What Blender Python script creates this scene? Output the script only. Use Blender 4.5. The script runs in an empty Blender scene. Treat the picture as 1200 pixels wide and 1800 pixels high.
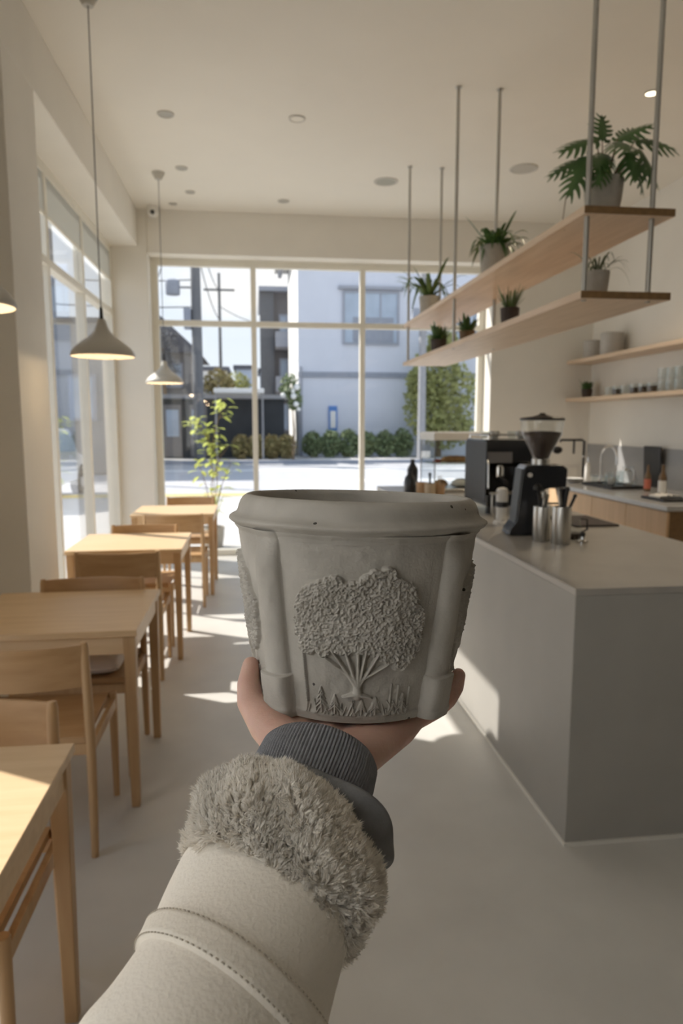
import bpy, bmesh, math, random
import numpy as np
from mathutils import Vector, Matrix
from math import sin, cos, pi, radians, sqrt, atan2, tan

rnd = random.Random(7)
nrs = np.random.RandomState(11)
scene = bpy.context.scene
col = scene.collection

# ------------------------------------------------------------------ materials
def new_mat(name):
    m = bpy.data.materials.new(name); m.use_nodes = True
    nt = m.node_tree; nt.nodes.clear()
    out = nt.nodes.new('ShaderNodeOutputMaterial')
    return m, nt, out

def mat(name, c, rough=0.6, metal=0.0, var=0.06, scale=8.0, bump=0.0, bscale=60.0, spec=0.5,
        c2=None, stretch=None, coat=0.0, emit=None, estr=0.0, trans=0.0, sheen=0.0, alpha=None, sss=0.0):
    m, nt, out = new_mat(name)
    b = nt.nodes.new('ShaderNodeBsdfPrincipled')
    nt.links.new(b.outputs[0], out.inputs[0])
    tc = nt.nodes.new('ShaderNodeTexCoord')
    mp = nt.nodes.new('ShaderNodeMapping')
    nt.links.new(tc.outputs['Object'], mp.inputs[0])
    if stretch: mp.inputs['Scale'].default_value = stretch
    nz = nt.nodes.new('ShaderNodeTexNoise'); nz.inputs['Scale'].default_value = scale
    nz.inputs['Detail'].default_value = 5
    nt.links.new(mp.outputs[0], nz.inputs[0])
    rp = nt.nodes.new('ShaderNodeValToRGB')
    if c2 is None:
        lo = [max(0, x*(1-var)) for x in c]; hi = [min(1, x*(1+var)) for x in c]
    else:
        lo, hi = c2, c
    rp.color_ramp.elements[0].position = .3; rp.color_ramp.elements[1].position = .7
    rp.color_ramp.elements[0].color = (*lo, 1); rp.color_ramp.elements[1].color = (*hi, 1)
    nt.links.new(nz.outputs[0], rp.inputs[0])
    nt.links.new(rp.outputs[0], b.inputs['Base Color'])
    b.inputs['Roughness'].default_value = rough
    b.inputs['Metallic'].default_value = metal
    b.inputs['Specular IOR Level'].default_value = spec
    b.inputs['Coat Weight'].default_value = coat
    b.inputs['Transmission Weight'].default_value = trans
    b.inputs['Sheen Weight'].default_value = sheen
    if sss:
        b.inputs['Subsurface Weight'].default_value = sss
        b.inputs['Subsurface Radius'].default_value = (.006, .002, .001)
        b.inputs['Subsurface Scale'].default_value = 1.0
    if emit:
        b.inputs['Emission Color'].default_value = (*emit, 1)
        b.inputs['Emission Strength'].default_value = estr
    if bump:
        n2 = nt.nodes.new('ShaderNodeTexNoise'); n2.inputs['Scale'].default_value = bscale
        n2.inputs['Detail'].default_value = 6
        nt.links.new(mp.outputs[0], n2.inputs[0])
        bp = nt.nodes.new('ShaderNodeBump'); bp.inputs['Strength'].default_value = bump
        bp.inputs['Distance'].default_value = .004
        nt.links.new(n2.outputs[0], bp.inputs['Height'])
        nt.links.new(bp.outputs[0], b.inputs['Normal'])
    return m

def wood(name, c, c2, axis='X', rough=.42, fine=14):
    s = {'X': (1.2, fine, fine), 'Y': (fine, 1.2, fine), 'Z': (fine, fine, 1.2)}[axis]
    return mat(name, c, rough, c2=c2, stretch=s, scale=2.2, bump=.05, bscale=5, spec=.4)

def glass_mat(name, tint=(1, 1, 1), ior=1.45, gloss=1.0):
    m, nt, out = new_mat(name)
    t = nt.nodes.new('ShaderNodeBsdfTransparent'); t.inputs[0].default_value = (*tint, 1)
    g = nt.nodes.new('ShaderNodeBsdfGlossy'); g.inputs['Roughness'].default_value = .02
    g.inputs[0].default_value = (gloss, gloss, gloss, 1)
    lw = nt.nodes.new('ShaderNodeLayerWeight'); lw.inputs[0].default_value = .5
    pw = nt.nodes.new('ShaderNodeMath'); pw.operation = 'POWER'; pw.inputs[1].default_value = 4.5
    nt.links.new(lw.outputs['Facing'], pw.inputs[0])
    f = nt.nodes.new('ShaderNodeMath'); f.operation = 'MULTIPLY_ADD'; f.inputs[1].default_value = .75; f.inputs[2].default_value = .03 if ior < 1.48 else .055
    nt.links.new(pw.outputs[0], f.inputs[0])
    mx = nt.nodes.new('ShaderNodeMixShader')
    nt.links.new(f.outputs[0], mx.inputs[0]); nt.links.new(t.outputs[0], mx.inputs[1])
    nt.links.new(g.outputs[0], mx.inputs[2]); nt.links.new(mx.outputs[0], out.inputs[0])
    return m

M = {}
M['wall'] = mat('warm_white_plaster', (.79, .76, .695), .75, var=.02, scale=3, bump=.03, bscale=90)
M['ceil'] = mat('ceiling_paint', (.81, .775, .70), .85, var=.015, scale=2)
M['floor'] = mat('polished_concrete', (.60, .585, .55), .38, var=.07, scale=2.5, bump=.015, bscale=40, spec=.45)
M['frame'] = mat('cream_frame_paint', (.80, .77, .68), .45, var=.02)
def blind_mat(name, c, k):
    m, nt, out = new_mat(name)
    d = nt.nodes.new('ShaderNodeBsdfDiffuse'); d.inputs[0].default_value = (.66, .66, .62, 1)
    t = nt.nodes.new('ShaderNodeBsdfTranslucent'); t.inputs[0].default_value = (*c, 1)
    mx = nt.nodes.new('ShaderNodeMixShader'); mx.inputs[0].default_value = k
    nt.links.new(d.outputs[0], mx.inputs[1]); nt.links.new(t.outputs[0], mx.inputs[2]); nt.links.new(mx.outputs[0], out.inputs[0])
    return m
M['blind'] = blind_mat('roller_blind_cloth', (.60, .60, .57), .38)
M['fillcloth'] = blind_mat('fill_light_cloth', (.93, .93, .92), .93)  # cloth of the added window, turns sun into soft fill light
M['walldimmed'] = mat('dark_bounce_absorber', (.20, .18, .155), .8, var=.03, scale=3)  # unseen walls darkened to cut bounce onto the counter end
M['glass'] = glass_mat('window_glass', (.982, .98, .972))
M['clear'] = glass_mat('clear_glass', (.93, .95, .95), 1.5)
M['counter'] = mat('micro_cement', (.365, .352, .325), .5, var=.05, scale=3, bump=.02, bscale=25, spec=.4)
M['ctop'] = mat('micro_cement_top', (.40, .38, .35), .3, var=.07, scale=5, spec=.5)
M['trim'] = mat('pale_trim', (.74, .72, .66), .5, var=.02)
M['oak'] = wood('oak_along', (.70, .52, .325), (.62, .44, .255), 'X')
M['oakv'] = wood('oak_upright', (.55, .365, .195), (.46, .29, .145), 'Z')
M['oaky'] = wood('oak_shelf', (.72, .56, .41), (.60, .45, .31), 'Y')
M['oakend'] = mat('oak_end_grain', (.21, .12, .05), .6, var=.15, scale=40)
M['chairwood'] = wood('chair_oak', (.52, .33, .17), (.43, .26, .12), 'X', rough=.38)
M['cabinet'] = wood('cabinet_oak', (.66, .45, .27), (.58, .39, .22), 'Z', rough=.5)
M['steel'] = mat('brushed_steel', (.58, .57, .54), .32, metal=1, var=.1, stretch=(60, 60, 2), scale=3)
M['rod'] = mat('satin_steel_rod', (.47, .46, .43), .4, metal=.75, var=.04)
M['chrome'] = mat('chrome', (.75, .74, .72), .12, metal=1, var=.02)
M['black'] = mat('black_plastic', (.018, .018, .02), .42, var=.1)
M['blackgloss'] = mat('black_enamel', (.02, .022, .026), .22, var=.1, coat=.3)
M['darkgrey'] = mat('dark_grey_metal', (.10, .105, .115), .4, metal=.3, var=.08)
M['white'] = mat('white_ceramic', (.75, .73, .69), .35, var=.02)
M['greyceramic'] = mat('grey_ceramic', (.44, .42, .385), .65, var=.05, scale=30)
M['potgrey'] = mat('matte_grey_pot', (.40, .375, .33), .8, var=.08, scale=25, bump=.05)
M['terra'] = mat('dark_clay_pot', (.055, .04, .035), .7, var=.15)
M['soil'] = mat('potting_soil', (.05, .035, .022), .95, var=.3, scale=80, bump=.5, bscale=120)
M['leaf'] = mat('leaf_green', (.085, .17, .045), .42, c2=(.045, .10, .03), scale=9, spec=.5)
M['leaf2'] = mat('leaf_mid', (.13, .20, .065), .5, c2=(.08, .14, .045), scale=9)
M['leafsun'] = mat('leaf_yellow_green', (.46, .52, .12), .5, c2=(.30, .38, .07), scale=6)
M['leafgrey'] = mat('leaf_grey_green', (.22, .25, .17), .6, c2=(.15, .18, .11), scale=9)
M['stem'] = mat('brown_stem', (.19, .13, .075), .8, var=.2)
M['lamp'] = mat('lamp_enamel', (.52, .50, .45), .45, var=.02)
M['lampin'] = mat('lamp_inner', (.85, .80, .70), .6, var=.02)
M['bulb'] = mat('glowing_bulb', (.9, .85, .7), .4, emit=(1, .78, .5), estr=3)
M['downlight'] = mat('unlit_downlight', (.42, .41, .37), .5)
M['downlit'] = mat('lit_downlight', (.9, .85, .7), .4, emit=(1, .86, .62), estr=3)
M['speaker'] = mat('speaker_grille', (.40, .40, .35), .8, var=.1, scale=200)
M['cloth'] = mat('white_cushion', (.74, .69, .66), .95, var=.03, bump=.1, bscale=200)
M['splash'] = mat('grey_splashback', (.34, .34, .34), .4, var=.04)
M['worktop'] = mat('grey_stone_worktop', (.42, .42, .42), .22, var=.06, scale=20, spec=.6)
M['bread'] = mat('bread_crust', (.62, .36, .15), .7, c2=(.42, .20, .07), scale=20, bump=.3)
M['paper'] = mat('white_paper', (.80, .79, .76), .8, var=.03)
M['kraft'] = mat('kraft_wood', (.50, .32, .18), .7, var=.1, scale=20)
M['tan'] = mat('tan_cup', (.55, .44, .31), .7, var=.1, scale=20)
M['redlabel'] = mat('red_label', (.55, .16, .10), .5)
M['amber'] = mat('amber_bottle', (.16, .10, .05), .25, var=.1)
M['beans'] = mat('coffee_beans', (.055, .03, .022), .5, c2=(.025, .012, .01), scale=150, bump=.8, bscale=160)

# concrete with pits
def concrete():
    m, nt, out = new_mat('cast_concrete')
    b = nt.nodes.new('ShaderNodeBsdfPrincipled'); nt.links.new(b.outputs[0], out.inputs[0])
    tc = nt.nodes.new('ShaderNodeTexCoord')
    n1 = nt.nodes.new('ShaderNodeTexNoise'); n1.inputs['Scale'].default_value = 22; n1.inputs['Detail'].default_value = 8
    nt.links.new(tc.outputs['Object'], n1.inputs[0])
    r1 = nt.nodes.new('ShaderNodeValToRGB')
    r1.color_ramp.elements[0].position = .3; r1.color_ramp.elements[1].position = .7
    r1.color_ramp.elements[0].color = (.345, .325, .29, 1); r1.color_ramp.elements[1].color = (.465, .44, .40, 1)
    nt.links.new(n1.outputs[0], r1.inputs[0])
    v = nt.nodes.new('ShaderNodeTexVoronoi'); v.inputs['Scale'].default_value = 68
    nt.links.new(tc.outputs['Object'], v.inputs[0])
    # only some cells carry a pit
    sep = nt.nodes.new('ShaderNodeSeparateColor'); nt.links.new(v.outputs['Color'], sep.inputs[0])
    gt = nt.nodes.new('ShaderNodeMath'); gt.operation = 'GREATER_THAN'; gt.inputs[1].default_value = .74
    nt.links.new(sep.outputs[0], gt.inputs[0])
    lt = nt.nodes.new('ShaderNodeMath'); lt.operation = 'LESS_THAN'; lt.inputs[1].default_value = .10
    nt.links.new(v.outputs['Distance'], lt.inputs[0])
    mu = nt.nodes.new('ShaderNodeMath'); mu.operation = 'MULTIPLY'
    nt.links.new(gt.outputs[0], mu.inputs[0]); nt.links.new(lt.outputs[0], mu.inputs[1])
    mx = nt.nodes.new('ShaderNodeMix'); mx.data_type = 'RGBA'
    nt.links.new(mu.outputs[0], mx.inputs[0]); nt.links.new(r1.outputs[0], mx.inputs[6])
    mx.inputs[7].default_value = (.06, .055, .05, 1)
    nt.links.new(mx.outputs[2], b.inputs['Base Color'])
    b.inputs['Roughness'].default_value = .85; b.inputs['Specular IOR Level'].default_value = .25
    n2 = nt.nodes.new('ShaderNodeTexNoise'); n2.inputs['Scale'].default_value = 260; n2.inputs['Detail'].default_value = 5
    nt.links.new(tc.outputs['Object'], n2.inputs[0])
    bp = nt.nodes.new('ShaderNodeBump'); bp.inputs['Strength'].default_value = .25; bp.inputs['Distance'].default_value = .001
    nt.links.new(n2.outputs[0], bp.inputs['Height']); nt.links.new(bp.outputs[0], b.inputs['Normal'])
    return m
def leafy(name, c, k=.5):
    m, nt, out = new_mat(name)
    d = nt.nodes.new('ShaderNodeBsdfDiffuse'); t = nt.nodes.new('ShaderNodeBsdfTranslucent')
    tc = nt.nodes.new('ShaderNodeTexCoord'); nz = nt.nodes.new('ShaderNodeTexNoise'); nz.inputs['Scale'].default_value = 7
    nt.links.new(tc.outputs['Object'], nz.inputs[0])
    rp = nt.nodes.new('ShaderNodeValToRGB'); nt.links.new(nz.outputs[0], rp.inputs[0])
    rp.color_ramp.elements[0].position = .35; rp.color_ramp.elements[1].position = .65
    rp.color_ramp.elements[0].color = (*[x*.72 for x in c], 1); rp.color_ramp.elements[1].color = (*c, 1)
    nt.links.new(rp.outputs[0], d.inputs[0]); nt.links.new(rp.outputs[0], t.inputs[0])
    mx = nt.nodes.new('ShaderNodeMixShader'); mx.inputs[0].default_value = k
    nt.links.new(d.outputs[0], mx.inputs[1]); nt.links.new(t.outputs[0], mx.inputs[2]); nt.links.new(mx.outputs[0], out.inputs[0])
    return m
M['fur'] = leafy('cream_sherpa', (.97, .93, .865), .35)
M['leafsun'] = leafy('leaf_yellow_green', (.66, .72, .22))
M['tree'] = leafy('tree_leaf', (.52, .54, .24), .45)
M['concrete'] = concrete()
M['skin'] = mat('skin', (.62, .41, .335), .5, c2=(.57, .34, .27), scale=28, bump=.12, bscale=320, sss=.25)
M['knit'] = mat('charcoal_rib_knit', (.225, .23, .25), .95, var=.12, scale=200, bump=.3, bscale=900, spec=.15)
M['fleece'] = mat('grey_sweat_fabric', (.20, .20, .205), .95, var=.1, scale=120, bump=.25, bscale=700, spec=.15)
M['leather'] = mat('cream_leather', (.80, .75, .672), .55, var=.025, scale=14, bump=.22, bscale=420, spec=.35)
M['band'] = mat('cream_leather_band', (.77, .72, .64), .55, var=.03, scale=14, bump=.22, bscale=420, spec=.35)
M['thread'] = mat('beige_thread', (.46, .41, .34), .8)

# outdoors
M['road'] = mat('asphalt', (.46, .46, .47), .9, var=.06, scale=3)
M['pave'] = mat('pavement', (.50, .49, .47), .9, var=.06, scale=4)
M['tactile'] = mat('yellow_paving', (.62, .50, .22), .9, var=.08)
M['line'] = mat('road_paint', (.82, .82, .80), .8, var=.03)
M['facade'] = mat('pale_shaded_render', (.66, .69, .765), .85, var=.03, scale=.8)  # blue-grey shade of the house front put into the wall colour
M['facadew'] = mat('white_render', (.78, .77, .74), .85, var=.02, scale=1)
M['ledge'] = mat('grey_ledge', (.30, .325, .38), .7)
M['extwin'] = mat('house_window_glass', (.42, .50, .60), .45, var=.1, scale=1.5, spec=.6)
M['extframe'] = mat('grey_aluminium', (.33, .35, .40), .5, var=.03)
M['darkwall'] = mat('dark_timber_wall', (.035, .042, .05), .8, var=.15, scale=2)
M['midwall'] = mat('grey_brown_wall', (.20, .19, .19), .85, var=.08, scale=1)
M['greywall'] = mat('grey_wall', (.30, .30, .30), .85, var=.05, scale=1)
M['bluewall'] = mat('pale_blue_house', (.46, .52, .62), .85, var=.05)
M['roofdark'] = mat('slate_roof', (.11, .11, .125), .8, var=.1)
M['pole'] = mat('concrete_pole', (.33, .33, .34), .8, var=.06)
M['poled'] = mat('dark_pole', (.15, .155, .165), .8, var=.06)
M['sign'] = mat('blue_sign', (.08, .22, .55), .5, var=.02)
M['bush'] = mat('hedge_leaf', (.22, .27, .13), .7, c2=(.13, .18, .08), scale=2)
M['bushb'] = mat('rusty_bush_leaf', (.38, .29, .13), .7, c2=(.24, .22, .09), scale=2)
M['blossom'] = mat('white_blossom', (.85, .85, .82), .7)
M['car'] = mat('white_car_paint', (.72, .73, .74), .3, var=.01, coat=.4)
M['tyre'] = mat('tyre_rubber', (.02, .02, .02), .8)

# ------------------------------------------------------------------ mesh builder
class MB:
    def __init__(s): s.v = []; s.f = []
    def add(s, vs, fs, mtx=None):
        o = len(s.v)
        if mtx is not None: vs = [mtx @ Vector(p) for p in vs]
        s.v += [tuple(p) for p in vs]; s.f += [tuple(i + o for i in q) for q in fs]; return s
    def box(s, x0, x1, y0, y1, z0, z1, mtx=None):
        vs = [(x0, y0, z0), (x1, y0, z0), (x1, y1, z0), (x0, y1, z0), (x0, y0, z1), (x1, y0, z1), (x1, y1, z1), (x0, y1, z1)]
        fs = [(3, 2, 1, 0), (4, 5, 6, 7), (0, 1, 5, 4), (1, 2, 6, 5), (2, 3, 7, 6), (3, 0, 4, 7)]
        return s.add(vs, fs, mtx)
    def taper(s, x0, x1, y0, y1, z0, z1, k=.8):
        cx, cy = (x0+x1)/2, (y0+y1)/2
        q = lambda x, c: c + (x-c)*k
        vs = [(q(x0, cx), q(y0, cy), z0), (q(x1, cx), q(y0, cy), z0), (q(x1, cx), q(y1, cy), z0), (q(x0, cx), q(y1, cy), z0), (x0, y0, z1), (x1, y0, z1), (x1, y1, z1), (x0, y1, z1)]
        return s.add(vs, [(3, 2, 1, 0), (4, 5, 6, 7), (0, 1, 5, 4), (1, 2, 6, 5), (2, 3, 7, 6), (3, 0, 4, 7)])
    def lathe(s, prof, c=(0, 0, 0), n=32, mtx=None, cap=True):
        vs = []; fs = []
        for r, z in prof:
            for i in range(n):
                a = 2*pi*i/n; vs.append((c[0]+r*cos(a), c[1]+r*sin(a), c[2]+z))
        for k in range(len(prof)-1):
            for i in range(n):
                j = (i+1) % n
                fs.append((k*n+i, k*n+j, (k+1)*n+j, (k+1)*n+i))
        if cap:
            fs.append(tuple(range(n-1, -1, -1))); fs.append(tuple((len(prof)-1)*n+i for i in range(n)))
        return s.add(vs, fs, mtx)
    def tube(s, pts, r, n=10, closed=False, cap=True):
        pts = [Vector(p) for p in pts]; m = len(pts)
        rr = r if isinstance(r, (list, tuple)) else [r]*m
        up = None; vs = []; fs = []
        for k in range(m):
            if closed: t = pts[(k+1) % m] - pts[k-1]
            else: t = pts[min(k+1, m-1)] - pts[max(k-1, 0)]
            t.normalize()
            if up is None:
                up = Vector((0, 0, 1)) if abs(t.z) < .9 else Vector((1, 0, 0))
            up = (up - t*up.dot(t)); up.normalize()
            b = t.cross(up)
            for i in range(n):
                a = 2*pi*i/n; vs.append(pts[k] + (up*cos(a) + b*sin(a))*rr[k])
        R = m if closed else m-1
        for k in range(R):
            k2 = (k+1) % m
            for i in range(n):
                j = (i+1) % n; fs.append((k*n+i, k2*n+i, k2*n+j, k*n+j))
        if cap and not closed:
            fs.append(tuple(range(n))); fs.append(tuple((m-1)*n+i for i in range(n-1, -1, -1)))
        return s.add(vs, fs)
    def ball(s, c, r, n=14, m=8, mtx=None):
        rx, ry, rz = r if isinstance(r, (tuple, list)) else (r, r, r)
        prof = []; vs = [(c[0], c[1], c[2]-rz)]; fs = []
        for k in range(1, m):
            a = -pi/2 + pi*k/m
            for i in range(n):
                b = 2*pi*i/n
                vs.append((c[0]+rx*cos(a)*cos(b), c[1]+ry*cos(a)*sin(b), c[2]+rz*sin(a)))
        vs.append((c[0], c[1], c[2]+rz)); L = len(vs)-1
        for i in range(n):
            j = (i+1) % n
            fs.append((0, 1+j, 1+i)); fs.append((L, 1+(m-2)*n+i, 1+(m-2)*n+j))
            for k in range(m-2):
                fs.append((1+k*n+i, 1+k*n+j, 1+(k+1)*n+j, 1+(k+1)*n+i))
        return s.add(vs, fs, mtx)
    def grid(s, V, closed_u=False, closed_v=False):
        nu, nv = len(V), len(V[0]); vs = [p for row in V for p in row]; fs = []
        for i in range(nu if closed_u else nu-1):
            for j in range(nv if closed_v else nv-1):
                a, b = (i+1) % nu, (j+1) % nv
                fs.append((i*nv+j, a*nv+j, a*nv+b, i*nv+b))
        return s.add(vs, fs)
    def prism(s, poly, z0, z1, mtx=None):
        n = len(poly)
        vs = [(x, y, z0) for x, y in poly] + [(x, y, z1) for x, y in poly]
        fs = [tuple(range(n-1, -1, -1)), tuple(range(n, 2*n))] + [(i, (i+1) % n, n+(i+1) % n, n+i) for i in range(n)]
        return s.add(vs, fs, mtx)
    def build(s, name, m, parent=None, smooth=True, bevel=0.0, loc=None, angle=40, kind=None, sub=0):
        me = bpy.data.meshes.new(name); me.from_pydata(s.v, [], s.f); me.update()
        return link_mesh(name, me, m, parent, smooth, bevel, loc, angle, kind, sub)

def link_mesh(name, me, m, parent=None, smooth=True, bevel=0.0, loc=None, angle=40, kind=None, sub=0):
    if m is not None: me.materials.append(m if not isinstance(m, str) else M[m])
    o = bpy.data.objects.new(name, me); col.objects.link(o)
    if smooth:
        me.polygons.foreach_set('use_smooth', [True]*len(me.polygons))
        if angle: me.set_sharp_from_angle(angle=radians(angle))
    if bevel:
        b = o.modifiers.new('edge', 'BEVEL'); b.width = bevel; b.segments = 2; b.limit_method = 'ANGLE'; b.angle_limit = radians(35)
        b.harden_normals = True
    if sub:
        q = o.modifiers.new('soft', 'SUBSURF'); q.levels = sub; q.render_levels = sub
    if parent is not None: o.parent = parent
    if loc is not None: o.location = loc
    if kind: o['kind'] = kind
    return o

def tag(o, label, cat, group=None, kind=None):
    o['label'] = label; o['category'] = cat
    if group: o['group'] = group
    if kind: o['kind'] = kind
    return o

def thing(name, label, cat, loc=(0, 0, 0), rz=0.0, group=None):
    o = bpy.data.objects.new(name, None); col.objects.link(o)
    o.empty_display_size = .05
    o.location = loc; o.rotation_euler = (0, 0, rz)
    return tag(o, label, cat, group)

def structure(name, label=None):
    o = bpy.data.objects.new(name, None); col.objects.link(o); o['kind'] = 'structure'
    return o

def dup(root, loc, rz, label, group=None):
    r = root.copy(); col.objects.link(r); r.location = loc; r.rotation_euler = (0, 0, rz)
    r['label'] = label
    if group: r['group'] = group
    for ch in list(root.children):
        c = ch.copy(); col.objects.link(c); c.parent = r
        for g in list(ch.children):
            d = g.copy(); col.objects.link(d); d.parent = c
    return r

# ------------------------------------------------------------------ camera
FPX = 1222.0; HC = 1.55
pitch = 0.127778; yaw = 0.123551
camd = bpy.data.cameras.new('camera'); camo = bpy.data.objects.new('camera', camd); col.objects.link(camo)
camo.location = (0, 0, HC)
camo.rotation_euler = (pi/2 - pitch, 0, -yaw)
camd.sensor_fit = 'VERTICAL'; camd.sensor_height = 36; camd.sensor_width = 24
camd.lens = FPX/1800*36
camd.clip_start = .02; camd.clip_end = 400
camd.dof.use_dof = True; camd.dof.focus_distance = .545; camd.dof.aperture_fstop = 9.5
scene.camera = camo

# ------------------------------------------------------------------ room shell
XB, XW, XR = -1.205, -1.50, 3.95      # beam/pillar face, glazing plane, right wall
YF, YG, YB = 7.91, 8.20, -2.6         # far wall face, far glazing, back wall
ZC, ZB, ZL = 3.8, 3.41, 3.35
def struct(name, mb, m, bevel=0): return mb.build(name, M[m], None, bevel=bevel, kind='structure')

struct('floor', MB().box(-1.75, 4.15, YB-.2, 8.32, -.2, 0), 'floor')
struct('ceiling', MB().box(-1.75, 4.15, YB-.2, 8.32, ZC, ZC+.25), 'ceil')
wl = MB()
wl.box(-1.62, XB, YB, YF, ZB, ZC)
wl.box(-1.62, XB, 3.84, 4.37, 0, ZB)
wl.box(-1.62, XW, 2.25, 3.84, 0, ZB)
wl.box(-1.62, XW, YB, -2.4, 0, ZB)
wl.box(-1.62, XW, -2.4, .86, 0, .88)  # unseen sill raised to keep the added window's light off the floor
wl.box(-1.62, XW, .86, 2.25, 2.02, ZB)  # unseen wall brought down low to cut sun bouncing off the floor
struct('wall_left', wl, 'wall', .006)
wf = MB()
wf.box(-1.62, -1.11, YF, 8.30, 0, ZC)
wf.box(2.72, 4.1, YF, 8.30, 0, ZC)
wf.box(-1.11, 2.72, YF+.02, 8.30, ZL, ZC)
struct('wall_far', wf, 'wall', .006)
struct('wall_right', MB().box(XR, 4.15, 2.0, YF, 0, ZC), 'wall')
struct('wall_right_near', MB().box(XR, 4.15, YB, 2.0, 0, ZC), 'walldimmed')  # unseen stretch of the right wall, darkened to soak up bounce
wb = MB()
wb.box(-1.62, 4.1, YB-.15, YB, 0, ZC)
struct('wall_back', wb, 'walldimmed')
struct('baseboard_right', MB().box(XR-.012, XR, YB, YF, 0, .08), 'trim')
struct('baseboard_left', MB().box(XB, XB+.01, 3.84, 4.37, 0, .05), 'trim')

def window(name, axis, a0, a1, plane, z0, z1, mull, transom, blind=None, cloth='blind', t=.06, d=.08, edge=.07):
    """axis 'x': window in a plane Y=plane spanning X a0..a1; axis 'y': plane X=plane spanning Y."""
    root = structure(name)
    def bx(mb, u0, u1, w0, w1, p0, p1):
        if axis == 'x': mb.box(u0, u1, plane+p0, plane+p1, w0, w1)
        else: mb.box(plane+p0, plane+p1, u0, u1, w0, w1)
        return mb
    fr = MB()
    bx(fr, a0, a0+edge, z0, z1, -d/2, d/2); bx(fr, a1-edge, a1, z0, z1, -d/2, d/2)
    bx(fr, a0+edge, a1-edge, z1-edge, z1, -d/2, d/2); bx(fr, a0+edge, a1-edge, z0, z0+edge, -d/2, d/2)
    fr.build('window_frame', M['frame'], root, bevel=.004)
    for m_ in mull:
        bx(MB(), m_-t/2, m_+t/2, z0+edge, z1-edge, -d/2, d/2).build('mullion', M['frame'], root, bevel=.004)
    us = [a0+edge] + [x for m_ in mull for x in (m_-t/2, m_+t/2)] + [a1-edge]
    for k in range(0, len(us), 2):
        if transom:
            bx(MB(), us[k], us[k+1], transom-t/2, transom+t/2, -d/2, d/2).build('transom', M['frame'], root, bevel=.004)
        zs = [z0+edge, transom-t/2, transom+t/2, z1-edge] if transom else [z0+edge, z1-edge]
        for q in range(0, len(zs), 2):
            bx(MB(), us[k], us[k+1], zs[q], zs[q+1], -.004, .004).build('pane', M['glass'], root)
        if blind:
            s = .028 if axis == 'y' else -.028
            b = bx(MB(), us[k]+.004, us[k+1]-.004, blind, z1-edge-.002, s-.0015, s+.0015)
            b = b.build('roller_blind', M[cloth], root)
            bx(MB(), us[k]+.004, us[k+1]-.004, blind-.02, blind, s-.008, s+.008).build('hem_bar', M['frame'], b)
    return root
window('window_1', 'x', -1.11, 2.72, YG, 0.0, ZL, [0.01, 1.26], 2.66)
window('window_2', 'y', 4.37, YF, XW-.02, 0.0, ZB, [5.53, 6.62], 2.72, blind=3.06)
window('window_3', 'y', .86, 2.25, XW-.02, 0.0, 2.02, [], None)
window('added_fill_window', 'y', -2.4, .86, XW-.02, .88, ZB, [-1.3, -.22], None, blind=1.0, cloth='fillcloth')  # unseen window and blind added as soft light for planter and sleeve

# ------------------------------------------------------------------ furniture
TG = 'oak tables in a row along the windows'
def make_table(label, loc):
    t = thing('dining_table', label, 'table', loc, 0, TG)
    w, d, h = .365, .345, .745
    MB().box(-w, w, -d, d, h-.026, h).build('table_top', M['oak'], t, bevel=.003)
    for sx in (-1, 1):
        for sy in (-1, 1):
            x0, x1 = sorted((sx*(w-.008), sx*(w-.055))); y0, y1 = sorted((sy*(d-.008), sy*(d-.055)))
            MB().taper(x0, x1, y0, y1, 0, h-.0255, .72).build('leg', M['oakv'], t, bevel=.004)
    a = MB()
    for sy in (-1, 1):
        y0, y1 = sorted((sy*(d-.016), sy*(d-.038))); a.box(-w+.05, w-.05, y0, y1, h-.100, h-.0255)
    for sx in (-1, 1):
        x0, x1 = sorted((sx*(w-.016), sx*(w-.038))); a.box(x0, x1, -d+.05, d-.05, h-.100, h-.0255)
    a.build('apron', M['oak'], t, bevel=.002)
    return t
table = make_table('oak table nearest the camera, its pale top half in direct sun', (-.83, 1.40, 0))
dup(table, (-.835, 3.06, 0), 0, 'oak table in shade beside the pillar, with a cushioned chair tucked behind it')
dup(table, (-.84, 4.84, 0), 0, 'sunlit oak table just beyond the pillar, third in the row')
dup(table, (-.735, 6.585, 0), 0, 'farthest oak table, closest to the big far window')

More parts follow.
